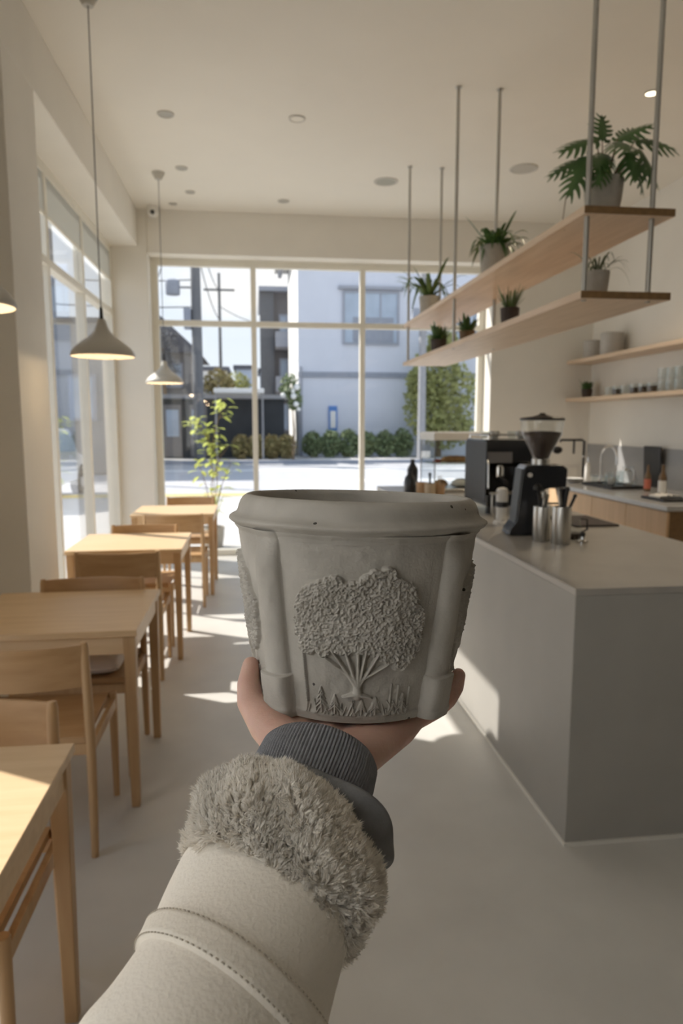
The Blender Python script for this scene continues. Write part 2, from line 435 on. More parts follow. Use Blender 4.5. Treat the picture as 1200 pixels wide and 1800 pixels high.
CG = 'oak chairs at the window tables'
def make_chair(label, loc, rz):
    t = thing('dining_chair', label, 'chair', loc, rz, CG)
    hw, yr, yf = .232, -.205, .205
    # rear posts: upright below the seat, raked above
    for s in (-1, 1):
        MB().tube([(s*hw, yr-.012, 0), (s*hw, yr, .25), (s*hw, yr, .45), (s*hw*.995, yr-.010, .62), (s*hw*.99, yr-.022, .785), (s*hw*.99, yr-.024, .802)],
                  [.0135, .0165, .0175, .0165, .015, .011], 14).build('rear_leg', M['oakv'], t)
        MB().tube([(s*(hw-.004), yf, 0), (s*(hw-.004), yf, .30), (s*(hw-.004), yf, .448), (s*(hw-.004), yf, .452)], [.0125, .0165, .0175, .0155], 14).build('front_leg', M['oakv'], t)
    # seat: shallow dished panel
    V = []
    for i in range(13):
        u = -1 + 2*i/12
        row = []
        for j in range(13):
            v = -1 + 2*j/12
            row.append((u*(hw-.018), -.005 + v*.205, .452 - .010*(1-u*u)*(1-v*v)))
        V.append(row)
    top = MB().grid(V)
    n = len(top.v)
    vs = top.v + [(x, y, .428) for x, y, z in top.v]
    fs = list(top.f) + [tuple(n+i for i in reversed(q)) for q in top.f]
    idx = lambda i, j: i*13+j
    for k in range(12):
        for a, b in ((idx(k, 0), idx(k+1, 0)), (idx(12, k), idx(12, k+1)), (idx(k+1, 12), idx(k, 12)), (idx(0, k+1), idx(0, k))):
            fs.append((b, a, n+a, n+b))
    sm = MB(); sm.v = vs; sm.f = fs
    sm.build('seat', M['chairwood'], t, angle=50)
    # rails under the seat
    r = MB()
    r.box(-hw+.012, hw-.012, yf-.012, yf+.010, .385, .4275); r.box(-hw+.012, hw-.012, yr-.010, yr+.012, .385, .4275)
    for s in (-1, 1): r.box(s*hw-.010, s*hw+.010, yr+.012, yf-.012, .385, .4275)
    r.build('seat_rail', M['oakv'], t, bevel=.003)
    # curved backrest
    V = []
    for i in range(25):
        u = -1 + 2*i/24
        yc = -.045*(1-u*u)
        row = []
        for z, dy in ((.640, 0), (.640, .013), (.655, .0145), (.715, .011), (.785, .004), (.795, .001), (.795, -.009), (.785, -.011), (.715, -.004), (.655, 0)):
            rake = -.010 - .012*(z-.62)/.165
            row.append((u*(hw-.006), yr + rake + yc + dy - .004, z))
        V.append(row)
    b = MB().grid(V, closed_v=True)
    b.f.append(tuple(range(10))); b.f.append(tuple(24*10+i for i in range(9, -1, -1)))
    b.build('backrest', M['chairwood'], t, angle=50)
    return t
chair = make_chair('oak chair behind the sunlit nearest table, its back against the next chair', (-.785, 1.655, 0), pi)
dup(chair, (-.825, 2.635, 0), 0, 'oak chair with empty wooden seat at the near side of the shaded table', CG)
dup(chair, (-.79, 3.20, 0), pi, 'oak chair with white cushion at the far side of the shaded table', CG)
dup(chair, (-.81, 4.375, 0), 0, 'oak chair with wide visible backrest in front of the third table', CG)
dup(chair, (-.815, 5.01, 0), pi, 'oak chair behind the sunlit third table, only its top rail showing', CG)
dup(chair, (-.675, 6.05, 0), 0, 'oak chair at the near side of the farthest table', CG)
dup(chair, (-.655, 6.955, 0), pi, 'oak chair behind the farthest table, below the slender sapling', CG)
# cushion
cu = MB()
V = []
for i in range(25):
    a = 2*pi*i/24
    V.append(a)
nu = 20
for side in (1, -1):
    pass
grid = []
for i in range(nu+1):
    u = -1+2*i/nu; row = []
    for j in range(nu+1):
        v = -1+2*j/nu
        h = .042*((1-abs(u)**4)*(1-abs(v)**4))**.45
        row.append((u*.19, v*.18, .043+h))
    grid.append(row)
cu.grid(grid)
grid2 = [[(x, y, .043 - min(z-.043, .042)) for x, y, z in row] for row in grid][::-1]
cu.grid(grid2)
co = cu.build('seat_cushion', M['cloth'], None, loc=(-.79, 3.19, .4465), angle=80)
tag(co, 'thick white cushion on the chair at the shaded table', 'cushion')

# ------------------------------------------------------------------ pendants
def make_pendant(label, loc, zb, canopy=True):
    x, y = loc
    t = thing('pendant_lamp', label, 'lamp', (x, y, zb), 0, 'pendant lamps over the tables')
    prof = [(.172, 0), (.176, .006), (.168, .028), (.150, .052), (.115, .080), (.075, .108), (.046, .138), (.031, .168), (.024, .196), (.021, .205)]
    inner = [(r-.004, z) for r, z in prof[1:]][::-1]
    MB().lathe(prof + [(.006, .207)], n=56, cap=False).build('lamp_shade', M['lamp'], t, angle=60)
    MB().lathe([(.171, .001)] + inner[::-1][:-1] + [(.005, .19)], n=56, cap=False).build('shade_lining', M['lampin'], t, angle=60)
    MB().lathe([(.010, .205), (.011, .215), (.009, .262), (.005, .275)], n=16).build('lamp_holder', M['black'], t)
    MB().tube([(0, 0, .27), (0, 0, ZC-zb-.05)], .0032, 8).build('cord', M['darkgrey'], t)
    MB().lathe([(.028, ZC-zb-.06), (.034, ZC-zb-.05), (.055, ZC-zb-.012), (.058, ZC-zb)], n=24).build('ceiling_rose', M['lamp'], t)
    b = MB().ball((0, 0, .052), (.026, .026, .034)).build('bulb', M['bulb'], t)
    l = bpy.data.lights.new('pendant_light', 'POINT'); l.energy = 1.3; l.color = (1, .74, .46); l.shadow_soft_size = .03
    lo = bpy.data.objects.new('pendant_light', l); col.objects.link(lo); lo.location = (x, y, zb+.012)
    return t
make_pendant('pale grey pendant lamp cut off by the left frame edge', (-.905, 2.32), 1.905)
make_pendant('pale grey bell pendant lamp in the middle of the row, before the left window', (-.84, 4.13), 1.918)
make_pendant('smallest sunlit pendant lamp seen against the far window', (-.83, 6.80), 1.918)

# ------------------------------------------------------------------ ceiling fittings
def disc(name, label, cat, x, y, r, m, group=None, ring=True, lit=False):
    t = thing(name, label, cat, (x, y, ZC), 0, group)
    MB().lathe([(r, 0), (r, -.006), (r*.86, -.010), (r*.80, -.006)], n=32, cap=False).build('trim_ring', M['lamp'], t)
    MB().lathe([(r*.81, -.001), (r*.81, -.0055)], n=32).build('lens' if cat == 'light' else 'grille', M[m], t)
    return t
DG = 'recessed ceiling downlights'
disc('ceiling_downlight', 'largest unlit round downlight at upper left of ceiling', 'light', -.611, 5.554, .062, 'downlight', DG)
disc('ceiling_downlight', 'unlit ring downlight alone in the middle of the ceiling', 'light', .351, 5.512, .062, 'ceil', DG)
disc('ceiling_downlight', 'small unlit downlight just right of the far pendant rose', 'light', -.608, 6.653, .055, 'downlight', DG)
disc('ceiling_downlight', 'small unlit downlight between the pendant rose and the security camera', 'light', -.591, 7.302, .05, 'downlight', DG)
disc('ceiling_downlight', 'tiny unlit downlight beside the security camera', 'light', -.80, 7.70, .045, 'downlight', DG)
disc('ceiling_downlight', 'small unlit downlight near the far wall, left of the speaker', 'light', .33, 7.472, .06, 'downlight', DG)
disc('ceiling_downlight', 'glowing warm downlight above the hanging shelves', 'light', 2.745, 4.806, .05, 'downlit', DG)
SG = 'round ceiling speakers'
disc('ceiling_speaker', 'round grey ceiling speaker left of the hanging shelf rods', 'speaker', 1.262, 6.777, .115, 'speaker', SG)
disc('ceiling_speaker', 'pale round ceiling speaker right of the hanging shelf rods', 'speaker', 2.418, 6.292, .125, 'lamp', SG)
sc_ = thing('ceiling_camera', 'small white dome security camera in the ceiling corner', 'camera', (-1.02, 7.82, ZC))
MB().lathe([(.062, 0), (.064, -.05), (.060, -.075), (.045, -.10), (.02, -.112)], n=28).build('housing', M['white'], sc_)
MB().ball((0, -.042, -.068), (.028, .028, .028)).build('camera_lens', M['blackgloss'], sc_)

# ------------------------------------------------------------------ hanging shelf
hs = thing('hanging_shelf', 'two long oak boards hung on steel rods above the counter', 'shelf', (1.37, 2.87, 2.07))
SX0, SX1, SY0, SY1 = 0, .405, 0, 3.56
for z in (.0, .342):
    s = MB().box(SX0, SX1, SY0, SY1, z, z+.032).build('shelf_board', M['oaky'], hs, bevel=.002)
    MB().box(SX0+.001, SX1-.001, SY0-.0015, SY0+.001, z+.001, z+.031).build('board_end', M['oakend'], s)
for y in (.045, 2.02, 3.51):
    for x in (.035, .325):
        rd = MB().tube([(x, y, -.004), (x, y, ZC-2.07)], .0115, 14).build('rod', M['rod'], hs)
        MB().lathe([(.022, ZC-2.07-.006), (.022, ZC-2.07)], (x, y, 0), n=18).build('ceiling_flange', M['rod'], rd)
ZS1, ZS2 = 2.103, 2.445

# ------------------------------------------------------------------ plants
def blade(mb, base, az, length, width, rise, droop, n=8, fold=.25):
    L = []; Rr = []; Cc = []
    d = Vector((cos(az), sin(az), 0)); side = Vector((-sin(az), cos(az), 0))
    for k in range(n+1):
        t = k/n
        p = Vector(base) + d*(length*t*(1-.18*t)) + Vector((0, 0, rise*t - droop*t*t*t))
        w = width*(max(0, sin(pi*min(1, .12+.88*t)))**.7)*(1 if k < n else 0)+.0004
        Cc.append(p - Vector((0, 0, w*fold))); L.append(p+side*w); Rr.append(p-side*w)
    mb.grid([L, Cc, Rr])
def pot(t, r0, r1, h, m, soil=True, wall=.007):
    MB().lathe([(r0*.92, 0), (r0, .004), (r0+(r1-r0)*.6, h*.5), (r1, h-.004), (r1-.001, h), (r1-wall, h), (r1-wall-.002, h-.02), (r1-wall-.004, h-.025)], n=36, cap=False).add([], []).build('pot', M[m], t)
    MB().lathe([(r0*.92, .0005), (r0*.92, .001)], n=36).build('pot_base', M[m], t)
    MB().lathe([(r1-wall-.001, h-.03), (r1-wall-.001, h-.018)], n=36).build('soil', M['soil'], t)

def monstera_leaf(mb, base, d, nrm, L, W, curl=.25):
    """A broad split leaf: lobes either side of the midrib, joined near it, with open slits between their outer ends."""
    d = Vector(d).normalized(); nrm = Vector(nrm); nrm = (nrm - d*nrm.dot(d)).normalized(); s = d.cross(nrm)
    B = Vector(base)
    def P(t, w):
        return B + d*(L*t) + s*w - nrm*(curl*L*t*t*.8 + abs(w)**1.6*1.6)
    prof = [.02, .30, .34, .34, .32, .28, .22, .12, .0]
    n = len(prof)-1
    mb.grid([[P(-.02+1.04*k/n, prof[k]*W*q) for q in (-1, -.5, 0, .5, 1)] for k in range(n+1)])
    ends = (.80, 1.0, 1.05, .95, .72, .42)
    for k in range(6):
        t0 = .02+.155*k
        for sg in (-1, 1):
            row = []
            for q in range(8):
                f = q/7; g = .2+.8*f
                tt = t0 + .06 + g*g*.20 - (.16*(1-f*.2) if k == 0 else 0)*g
                hw = .070*(1-.25*g)*sqrt(max(0, 1-max(0, (f-.55)/.46)**2.2))+.002
                row.append([P(tt-hw, sg*W*ends[k]*g), P(tt+hw, sg*W*ends[k]*g)])
            mb.grid(row)

def plant(name, label, loc, potm, r0, r1, h, kind, seed=0, group='potted plants on the hanging shelf', scale=1.0):
    t = thing(name, label, 'plant', loc, 0, group)
    pot(t, r0, r1, h, potm)
    f = MB(); R = random.Random(seed)
    if kind == 'monstera':
        st = MB()
        specs = [  # base x, y, z above the rim; direction x, y, z; length, half width
            (-.055, -.03, .155, -1, -.15, -.22, .165, .050), (-.075, .04, .10, -1, .2, -.30, .150, .042), (-.095, -.05, .075, -.72, -.25, -1, .18, .055), (-.055, -.09, .055, -.35, -.5, -1, .12, .045),
            (-.005, .02, .17, .15, .2, 1, .13, .048), (.085, .06, .185, .85, .3, .75, .15, .040), (.125, -.02, .165, 1, -.1, -.02, .185, .048), (.125, -.06, .115, .60, -.35, -1, .17, .064),
            (.07, -.07, .10, .15, -.5, -1, .13, .050), (.02, -.06, .14, -.1, -.8, -.35, .15, .060), (-.03, .07, .13, -.5, .8, .1, .15, .055), (.05, .08, .14, .5, .9, .1, .15, .055),
            (.16, .05, .10, .9, .5, -.6, .16, .055), (-.02, -.05, .09, -.6, -.7, -.5, .13, .05), (.04, -.03, .16, .5, -.6, .25, .13, .05), (.10, .0, .09, 1, -.2, -.35, .14, .05)]
        for x, y, z, dx, dy, dz, L, W in specs:
            b = Vector((x*.2, y*.2, h-.02)); tip = Vector((x, y, h+z))
            st.tube([b, b.lerp(tip, .5)+Vector((x*.1, y*.1, .02)), tip], [.004, .0033, .0026], 6)
            monstera_leaf(f, tip, (dx, dy, dz), (dx*.35+R.uniform(-.25, .25), -.75+dy*.3, .62), L*1.1, W*1.25)
        # trailing aerial root
        st.tube([(-.03, .02, h-.01), (-.10, .05, h+.02), (-.145, .06, h-.06), (-.155, .06, h-.15), (-.145, .06, h-.20)], .0022, 6)
        st.build('stems', M['stem'], t)
        f.build('foliage', M['leaf'], t, angle=0)
    elif kind == 'fern':
        for k in range(60):
            az = R.uniform(0, 2*pi); blade(f, (cos(az)*.015, sin(az)*.015, h-.02), az, R.uniform(.12, .25)*scale, R.uniform(.010, .017), R.uniform(.08, .24)*scale, R.uniform(.03, .22)*scale)
        f.build('foliage', M['leaf'], t, angle=0)
    elif kind == 'spider':
        for k in range(34):
            az = R.uniform(0, 2*pi); blade(f, (cos(az)*.01, sin(az)*.01, h-.015), az, R.uniform(.10, .26)*scale, R.uniform(.006, .011)*scale, R.uniform(.10, .24)*scale, R.uniform(.06, .26)*scale)
        f.build('foliage', M['leaf2'], t, angle=0)
    elif kind == 'wisp':
        for k in range(20):
            az = R.uniform(0, 2*pi); blade(f, (cos(az)*.006, sin(az)*.006, h-.015), az, R.uniform(.06, .15)*scale, R.uniform(.003, .005), R.uniform(.08, .17)*scale, R.uniform(.04, .15)*scale)
        f.build('foliage', M['leafgrey'], t, angle=0)
    elif kind == 'grass':
        for k in range(44):
            az = R.uniform(0, 2*pi); blade(f, (cos(az)*.02, sin(az)*.02, h-.015), az, R.uniform(.02, .10)*scale, R.uniform(.003, .006), R.uniform(.08, .17)*scale, R.uniform(.0, .05)*scale)
        f.build('foliage', M['leaf2'], t, angle=0)
    elif kind == 'bushy':
        for k in range(70):
            az = R.uniform(0, 2*pi); blade(f, (cos(az)*.02, sin(az)*.02, h-.02), az, R.uniform(.02, .085)*scale, R.uniform(.008, .014)*scale, R.uniform(.03, .13)*scale, R.uniform(.0, .05)*scale)
        f.build('foliage', M['leaf'], t, angle=0)
    return t
plant('potted_monstera', 'large split-leaf plant in grey pot on the front of the upper shelf', (1.545, 3.06, ZS2), 'potgrey', .066, .086, .165, 'monstera', 3)
plant('potted_fern', 'dark green fern in pale grey pot, middle of the upper shelf', (1.495, 4.33, ZS2), 'potgrey', .075, .098, .185, 'fern', 5)
plant('potted_spider_plant', 'wide-spreading green plant in grey pot at the far end of the upper shelf', (1.50, 5.98, ZS2), 'potgrey', .07, .09, .17, 'spider', 8, scale=1.75)
plant('potted_air_plant', 'wispy grey-green plant behind the front rod of the lower shelf', (1.53, 3.05, ZS1), 'potgrey', .042, .053, .115, 'wisp', 2, scale=1.15)
plant('potted_grass', 'upright grassy plant in black pot on the lower shelf', (1.50, 4.05, ZS1), 'terra', .047, .056, .115, 'grass', 4)
plant('potted_succulent', 'little round dark green plant in brown pot between two rods on the lower shelf', (1.52, 4.95, ZS1), 'stem', .05, .056, .10, 'bushy', 6, scale=1.1)
plant('potted_herb', 'light green bushy plant in dark pot at the far end of the lower shelf', (1.49, 5.62, ZS1), 'terra', .055, .066, .115, 'bushy', 9, scale=1.35)

# ------------------------------------------------------------------ island counter
ic = thing('service_counter', 'long grey cement counter with a dark end face on the right', 'counter', (1.112, 2.27, 0))
MB().box(0, .965, 0, 4.03, .012, .945).build('body', M['counter'], ic, bevel=.003)
MB().box(-.001, .966, -.001, 4.031, .945, .970).build('worktop', M['ctop'], ic, bevel=.003)
MB().box(-.006, .971, -.006, 4.036, 0, .013).build('floor_trim', M['trim'], ic)
ZI = .970

# grinder
g = thing('coffee_grinder', 'black coffee grinder with a clear hopper full of dark beans', 'grinder', (1.44, 3.47, ZI), -.12)
def xform(x=0, y=0, z=0, rz=0, rx=0, ry=0):
    return Matrix.Translation((x, y, z)) @ Matrix.Rotation(rz, 4, 'Z') @ Matrix.Rotation(ry, 4, 'Y') @ Matrix.Rotation(rx, 4, 'X')
RX = Matrix.Rotation(pi/2, 4, 'X')
side = [(-.135, 0), (.075, 0), (.075, .02), (.02, .035), (.02, .23), (.06, .245), (.15, .25), (.155, .345), (.13, .365), (-.055, .365), (-.075, .34), (-.10, .08), (-.135, .03)]
MB().prism(side, -.075, .075, RX).build('body', M['blackgloss'], g, bevel=.008)
MB().prism([(-.142, .006), (-.105, .075), (-.079, .345), (-.076, .345), (-.098, .075), (-.13, .006)], -.066, .066, RX).build('side_panel', M['darkgrey'], g)
MB().lathe([(.012, 0), (.012, .006)], (0, 0, 0), n=20, mtx=xform(-.04, -.078, .315, rx=pi/2)).build('badge', M['white'], g)
MB().lathe([(.046, .362), (.046, .392), (.040, .398)], (.035, 0, 0), n=28).build('collar', M['steel'], g)
hp = [(.042, .392), (.050, .42), (.075, .47), (.100, .52), (.106, .56), (.107, .592)]
MB().lathe(hp, (.035, 0, 0), n=40, cap=False).build('hopper', M['clear'], g)
MB().lathe([(.038, .394), (.047, .42), (.072, .47), (.095, .515), (.098, .530), (.05, .536), (.001, .538)], (.035, 0, 0), n=40).build('coffee_beans', M['beans'], g, kind='stuff')
MB().lathe([(.112, .592), (.114, .600), (.108, .606), (.05, .612), (.018, .622), (.012, .63)], (.035, 0, 0), n=40).build('hopper_lid', M['black'], g)
MB().tube([(.135, 0, .25), (.14, 0, .215), (.14, 0, .20)], [.018, .016, .012], 14).build('spout', M['steel'], g)
MB().box(.06, .15, -.008, .008, .155, .165).build('portafilter_fork', M['steel'], g)

# espresso machine (front towards the camera)
e = thing('espresso_machine', 'black espresso machine behind the grinder, cups on its roof', 'coffee machine', (1.655, 4.48, ZI))
EW = .20
m_ = MB().prism([(-.24, .05), (.24, .05), (.24, .44), (.20, .475), (-.19, .475), (-.215, .40), (-.215, .33), (-.10, .30), (-.10, .14), (-.24, .12)], -EW, EW, Matrix.Rotation(pi/2, 4, 'Z') @ RX)
m_.build('body', M['blackgloss'], e, bevel=.008)
MB().box(-EW-.004, -EW+.004, -.22, .22, .07, .46).build('side_panel', M['black'], e, bevel=.004)
MB().box(-EW+.006, -.03, -.219, -.10, .325, .395).build('control_panel', M['midwall'], e, bevel=.004)
MB().box(-EW+.02, EW-.02, -.24, -.11, .128, .143).build('drip_tray', M['steel'], e, bevel=.003)
for x in (-EW+.03, EW-.03):
    for y in (-.19, .19): MB().lathe([(.02, 0), (.016, .05)], (x, y, 0), n=14).build('foot', M['black'], e)
for x in (-.10, .07):
    gh = MB().lathe([(.034, .235), (.036, .29), (.03, .31)], (x, -.165, 0), n=22).build('group_head', M['chrome'], e)
    MB().tube([(x, -.165, .235), (x, -.20, .225), (x, -.31, .21)], [.018, .012, .014], 12).build('portafilter', M['black'], e)
MB().tube([(-.19, -.20, .36), (-.20, -.255, .32), (-.20, -.265, .17)], .006, 10).build('steam_wand', M['chrome'], e)
MB().tube([(.19, -.20, .36), (.20, -.255, .32), (.20, -.265, .17)], .006, 10).build('steam_wand', M['chrome'], e)
rl = MB()
for z in (.50,):
    rl.tube([(-EW+.02, -.18, z), (EW-.02, -.18, z), (EW-.02, .2, z), (-EW+.02, .2, z)], .004, 8, closed=True)
for x in (-EW+.02, EW-.02):
    for y in (-.18, .2): rl.tube([(x, y, .47), (x, y, .5)], .004, 8)
rl.build('cup_rail', M['chrome'], e)
sl = MB().tube([(.20, -.16, .40), (.27, -.17, .405)], .008, 10).build('steam_lever', M['steel'], e)
MB().ball((.29, -.17, .405), (.032, .026, .026)).build('lever_knob', M['black'], sl)
def cup(label, loc, r=.036, h=.06, m='white', group=None, name='coffee_cup', cat='cup'):
    t = thing(name, label, cat, loc, 0, group)
    MB().lathe([(r*.6, 0), (r*.66, .003), (r*.93, h*.5), (r, h), (r-.003, h), (r*.9-.003, h*.5), (r*.6, .006), (.001, .005)], n=24, cap=False).build('bowl', M[m], t)
    MB().tube([(r*.9, 0, h*.8), (r*1.4, 0, h*.75), (r*1.45, 0, h*.45), (r*.85, 0, h*.3)], .0035, 8).build('handle', M[m], t)
    return t
for k, (x, y, l) in enumerate([(-.16, -.05, 'leftmost glass cup on the espresso machine roof'), (-.07, .02, 'second glass cup from left on the espresso machine roof'),
                               (.03, -.04, 'third glass cup from left on the espresso machine roof'), (.12, .03, 'rightmost glass cup on the espresso machine roof, beside the hopper')]):
    cup(l, (1.655+x, 4.48+y, ZI+.4755), .033, .05, 'white' if k % 2 else 'clear', 'cups on the espresso machine')

# utensil canisters
UG = 'steel utensil canisters on the counter'
def canister(label, x, y, r=.042, h=.17):
    t = thing('utensil_canister', label, 'canister', (x, y, ZI), 0, UG)
    MB().lathe([(r-.001, 0), (r, .002), (r, h-.002), (r-.0005, h), (r-.003, h), (r-.004, h-.01), (r-.004, .006), (.001, .005)], n=36, cap=False).build('body', M['steel'], t)
    MB().lathe([(r-.001, .0002), (r-.001, .004)], n=36).build('base', M['steel'], t)
    return t
canister('brushed steel canister nearer the grinder, holding a ladle and spoons', 1.405, 3.265)
canister('slightly nearer brushed steel canister holding dark-handled tongs', 1.462, 3.165, .045, .18)
def utensil(name, label, base, top, r, head, m='black', group=None):
    t = thing(name, label, 'utensil', base, 0, group)
    d = Vector(top)-Vector(base)
    MB().tube([(0, 0, 0), d*.5, d], [r*.7, r*.8, r], 10).build('handle', M[m], t)
    if head == 'ladle': MB().ball(d+Vector((0, 0, .014)), (.024, .014, .024)).build('ladle_bowl', M[m], t)
    elif head == 'spoon': MB().ball(d+Vector((0, 0, .014)), (.014, .006, .022)).build('spoon_bowl', M['steel'], t)
    elif head == 'cap': MB().ball(d, r*1.25).build('end_cap', M[m], t)
    elif head == 'tongs': MB().tube([(.006, .006, 0), d*.5+Vector((.012, .006, 0)), d+Vector((.006, .004, -.004))], [r*.7, r*.8, r], 10).build('tong_arm', M[m], t)
    return t
c1 = Vector((1.405, 3.265, ZI+.008)); c2 = Vector((1.462, 3.165, ZI+.008))
for nm, lb, c, dx, dy, h, r, hd, m in [
    ('ladle', 'black round-headed ladle at the left of the rear canister', c1, -.022, .01, .235, .005, 'ladle', 'black'),
    ('spoon', 'steel spoon in the middle of the rear canister', c1, .004, -.014, .205, .006, 'spoon', 'steel'),
    ('spatula', 'black spatula at the back of the rear canister', c1, .012, .018, .235, .007, 'cap', 'black'),
    ('whisk', 'dark whisk handle at the right of the rear canister', c1, .024, -.004, .215, .007, 'cap', 'darkgrey'),
    ('tongs', 'grey steel tongs at the left of the front canister', c2, -.018, .0, .245, .007, 'tongs', 'steel'),
    ('knife', 'black knife handle in the middle of the front canister', c2, .004, .012, .25, .010, 'cap', 'black'),
    ('scraper', 'black scraper handle at the right of the front canister', c2, .022, .0, .255, .011, 'cap', 'black'),
    ('brush', 'black brush handle poking out sideways from the front canister', c2, .066, .005, .222, .008, 'cap', 'black')]:
    utensil(nm, lb, c + Vector((-dx*.5, -dy*.5, 0)), c + Vector((dx, dy, h)), r, hd, m, 'utensils in the steel canisters')

# milk jug, glass jug, tray and small items
j = thing('milk_frother', 'white and steel milk frother left of the black grinder', 'frother', (1.405, 3.83, ZI))
MB().lathe([(.045, 0), (.046, .012), (.034, .022), (.030, .05), (.033, .12), (.035, .17), (.030, .205), (.012, .212)], n=28).build('body', M['white'], j)
MB().lathe([(.036, .10), (.037, .125), (.035, .13)], n=28).build('band', M['black'], j)
MB().tube([(-.032, -.01, .185), (-.066, -.02, .17), (-.066, -.02, .07), (-.04, -.012, .03)], .006, 10).build('handle', M['steel'], j)
j = thing('glass_jug', 'small glass jug right of the steel canisters', 'jug', (1.585, 3.30, ZI))
MB().lathe([(.035, 0), (.042, .01), (.046, .05), (.036, .09), (.040, .115)], n=28, cap=False).build('body', M['clear'], j)
MB().lathe([(.034, .001), (.040, .010), (.042, .03)], n=28).build('coffee', M['beans'], j)
MB().tube([(.038, 0, .10), (.075, 0, .095), (.078, 0, .045), (.045, 0, .03)], .005, 10).build('handle', M['black'], j)
j = thing('tamper', 'chrome tamper lying in front of the glass jug', 'tamper', (1.575, 3.17, ZI))
MB().lathe([(.026, 0), (.027, .012), (.012, .018), (.010, .03)], n=24).build('foot', M['chrome'], j)
MB().ball((0, 0, .042), (.014, .014, .016)).build('knob', M['black'], j)
t_ = MB().box(-.13, .13, -.20, .20, 0, .012).build('rubber_mat', M['terra'], None, bevel=.004, loc=(1.90, 3.85, ZI))
tag(t_, 'dark rubber mat on the counter edge by the cabinets', 'mat')

# bottles and cups left of the pastry case
def bottle(label, loc, r, h, m, cat='bottle', name='bottle', group=None, neck=.4, label_m=None, cap=None):
    t = thing(name, label, cat, loc, 0, group)
    hb = h*(1-neck)
    MB().lathe([(r*.95, 0), (r, .004), (r, hb), (r*.85, hb+.02), (r*.42, hb+.05), (r*.36, h-.012)], n=24).build('body', M[m], t)
    MB().lathe([(r*.42, h-.014), (r*.42, h)], n=18).build('cap', M[cap or m], t)
    if label_m: MB().lathe([(r+.0008, hb*.18), (r+.0008, hb*.85)], n=24, cap=False).build('paper_label', M[label_m], t)
    return t
bottle('black squat bottle at the far end of the counter, left of the cups', (1.222, 5.42, ZI), .048, .215, 'blackgloss', neck=.42)
bottle('tall black flask behind the wooden cups at the counter end', (1.275, 5.56, ZI), .044, .285, 'black', neck=.3, name='flask', cat='flask')
def simplecup(name, label, loc, r, h, m, cat):
    t = thing(name, label, cat, loc, 0, 'cups beside the pastry case')
    MB().lathe([(r*.9, 0), (r, h), (r-.004, h), (r*.9-.004, .006), (.001, .005)], n=26, cap=False).build('body', M[m], t)
    MB().lathe([(r*.89, .0003), (r*.89, .004)], n=26).build('base', M[m], t)
    return t
simplecup('wooden_cup', 'brown wooden cup behind the tan tumbler', (1.298, 5.33, ZI), .045, .115, 'kraft', 'cup')
simplecup('tan_tumbler', 'tan paper tumbler holding a black stirrer', (1.345, 5.25, ZI), .045, .115, 'tan', 'cup')
simplecup('clay_cup', 'reddish clay cup right of the tan tumbler', (1.43, 5.28, ZI), .04, .105, 'kraft', 'cup')
utensil('stirrer', 'black stirrer standing in the tan tumbler', (1.345, 5.25, ZI+.007), (1.345, 5.265, ZI+.185), .010, 'cap', 'black')
for k, (dx, l) in enumerate([(-.016, 'thin wooden stick leaning left in the clay cup'), (.0, 'thin wooden stick in the middle of the clay cup'), (.018, 'thin wooden stick leaning right in the clay cup')]):
    utensil('stir_stick', l, (1.43-dx*.4, 5.28, ZI+.007), (1.43+dx, 5.285+.01*k, ZI+.17), .0025, 'none', 'tan', 'sticks in the clay cup')

# pastry case
pc = thing('pastry_case', 'glass pastry case with pale top at the end of the counter', 'display case', (1.47, 5.62, ZI))
PW, PD, PH = .50, .50, .50
MB().box(0, PW, 0, PD, 0, .03).build('base', M['steel'], pc, bevel=.004)
MB().box(-.005, PW+.005, -.005, PD+.005, PH-.065, PH).build('top', M['white'], pc, bevel=.006)
MB().box(.012, PW-.012, .06, PD-.012, .23, .238).build('shelf', M['clear'], pc)
fr = MB()
for x in (.004, PW-.012):
    for y in (.004, PD-.012): fr.box(x, x+.009, y, y+.009, .03, PH-.065)
fr.build('corner_frame', M['steel'], pc)
MB().box(.013, PW-.012, .004, .009, .03, PH-.065).build('front_pane', M['clear'], pc)
MB().box(.004, .008, .013, PD-.012, .03, PH-.065).build('side_pane', M['clear'], pc)
MB().box(PW-.008, PW-.004, .013, PD-.012, .03, PH-.065).build('side_pane', M['clear'], pc)
def loaf(label, loc, sx, sy, sz, name='bread_loaf', m='bread', rz=0, group='pastries in the glass case'):
    b = MB(); V = []
    for i in range(17):
        u = -1+2*i/16; row = []
        for k in range(16):
            a = 2*pi*k/16; w = max(.02, (1-abs(u)**2.6))**.5
            z = sin(a); z = z if z > 0 else z*.55
            row.append((u*sx, cos(a)*sy*w, sz*.55 + z*sz*w*(1+.06*sin(u*14))))
        V.append(row)
    b.grid(V, closed_v=True)
    o = b.build(name, M[m], None, loc=loc, angle=70); o.rotation_euler = (0, 0, rz)
    return tag(o, label, 'bread', group)
loaf('golden bread loaf on the glass shelf of the pastry case', (1.70, 5.80, ZI+.2385), .13, .05, .04)
loaf('round roll low in the pastry case, left', (1.58, 5.80, ZI+.031), .06, .05, .045, 'bread_roll')
loaf('long white-wrapped loaf low in the pastry case, middle', (1.74, 5.76, ZI+.031), .09, .055, .05, 'wrapped_loaf', 'paper', .4)
loaf('small red fruit tart on the left of the glass shelf', (1.55, 5.82, ZI+.2385), .04, .04, .022, 'fruit_tart', 'redlabel')

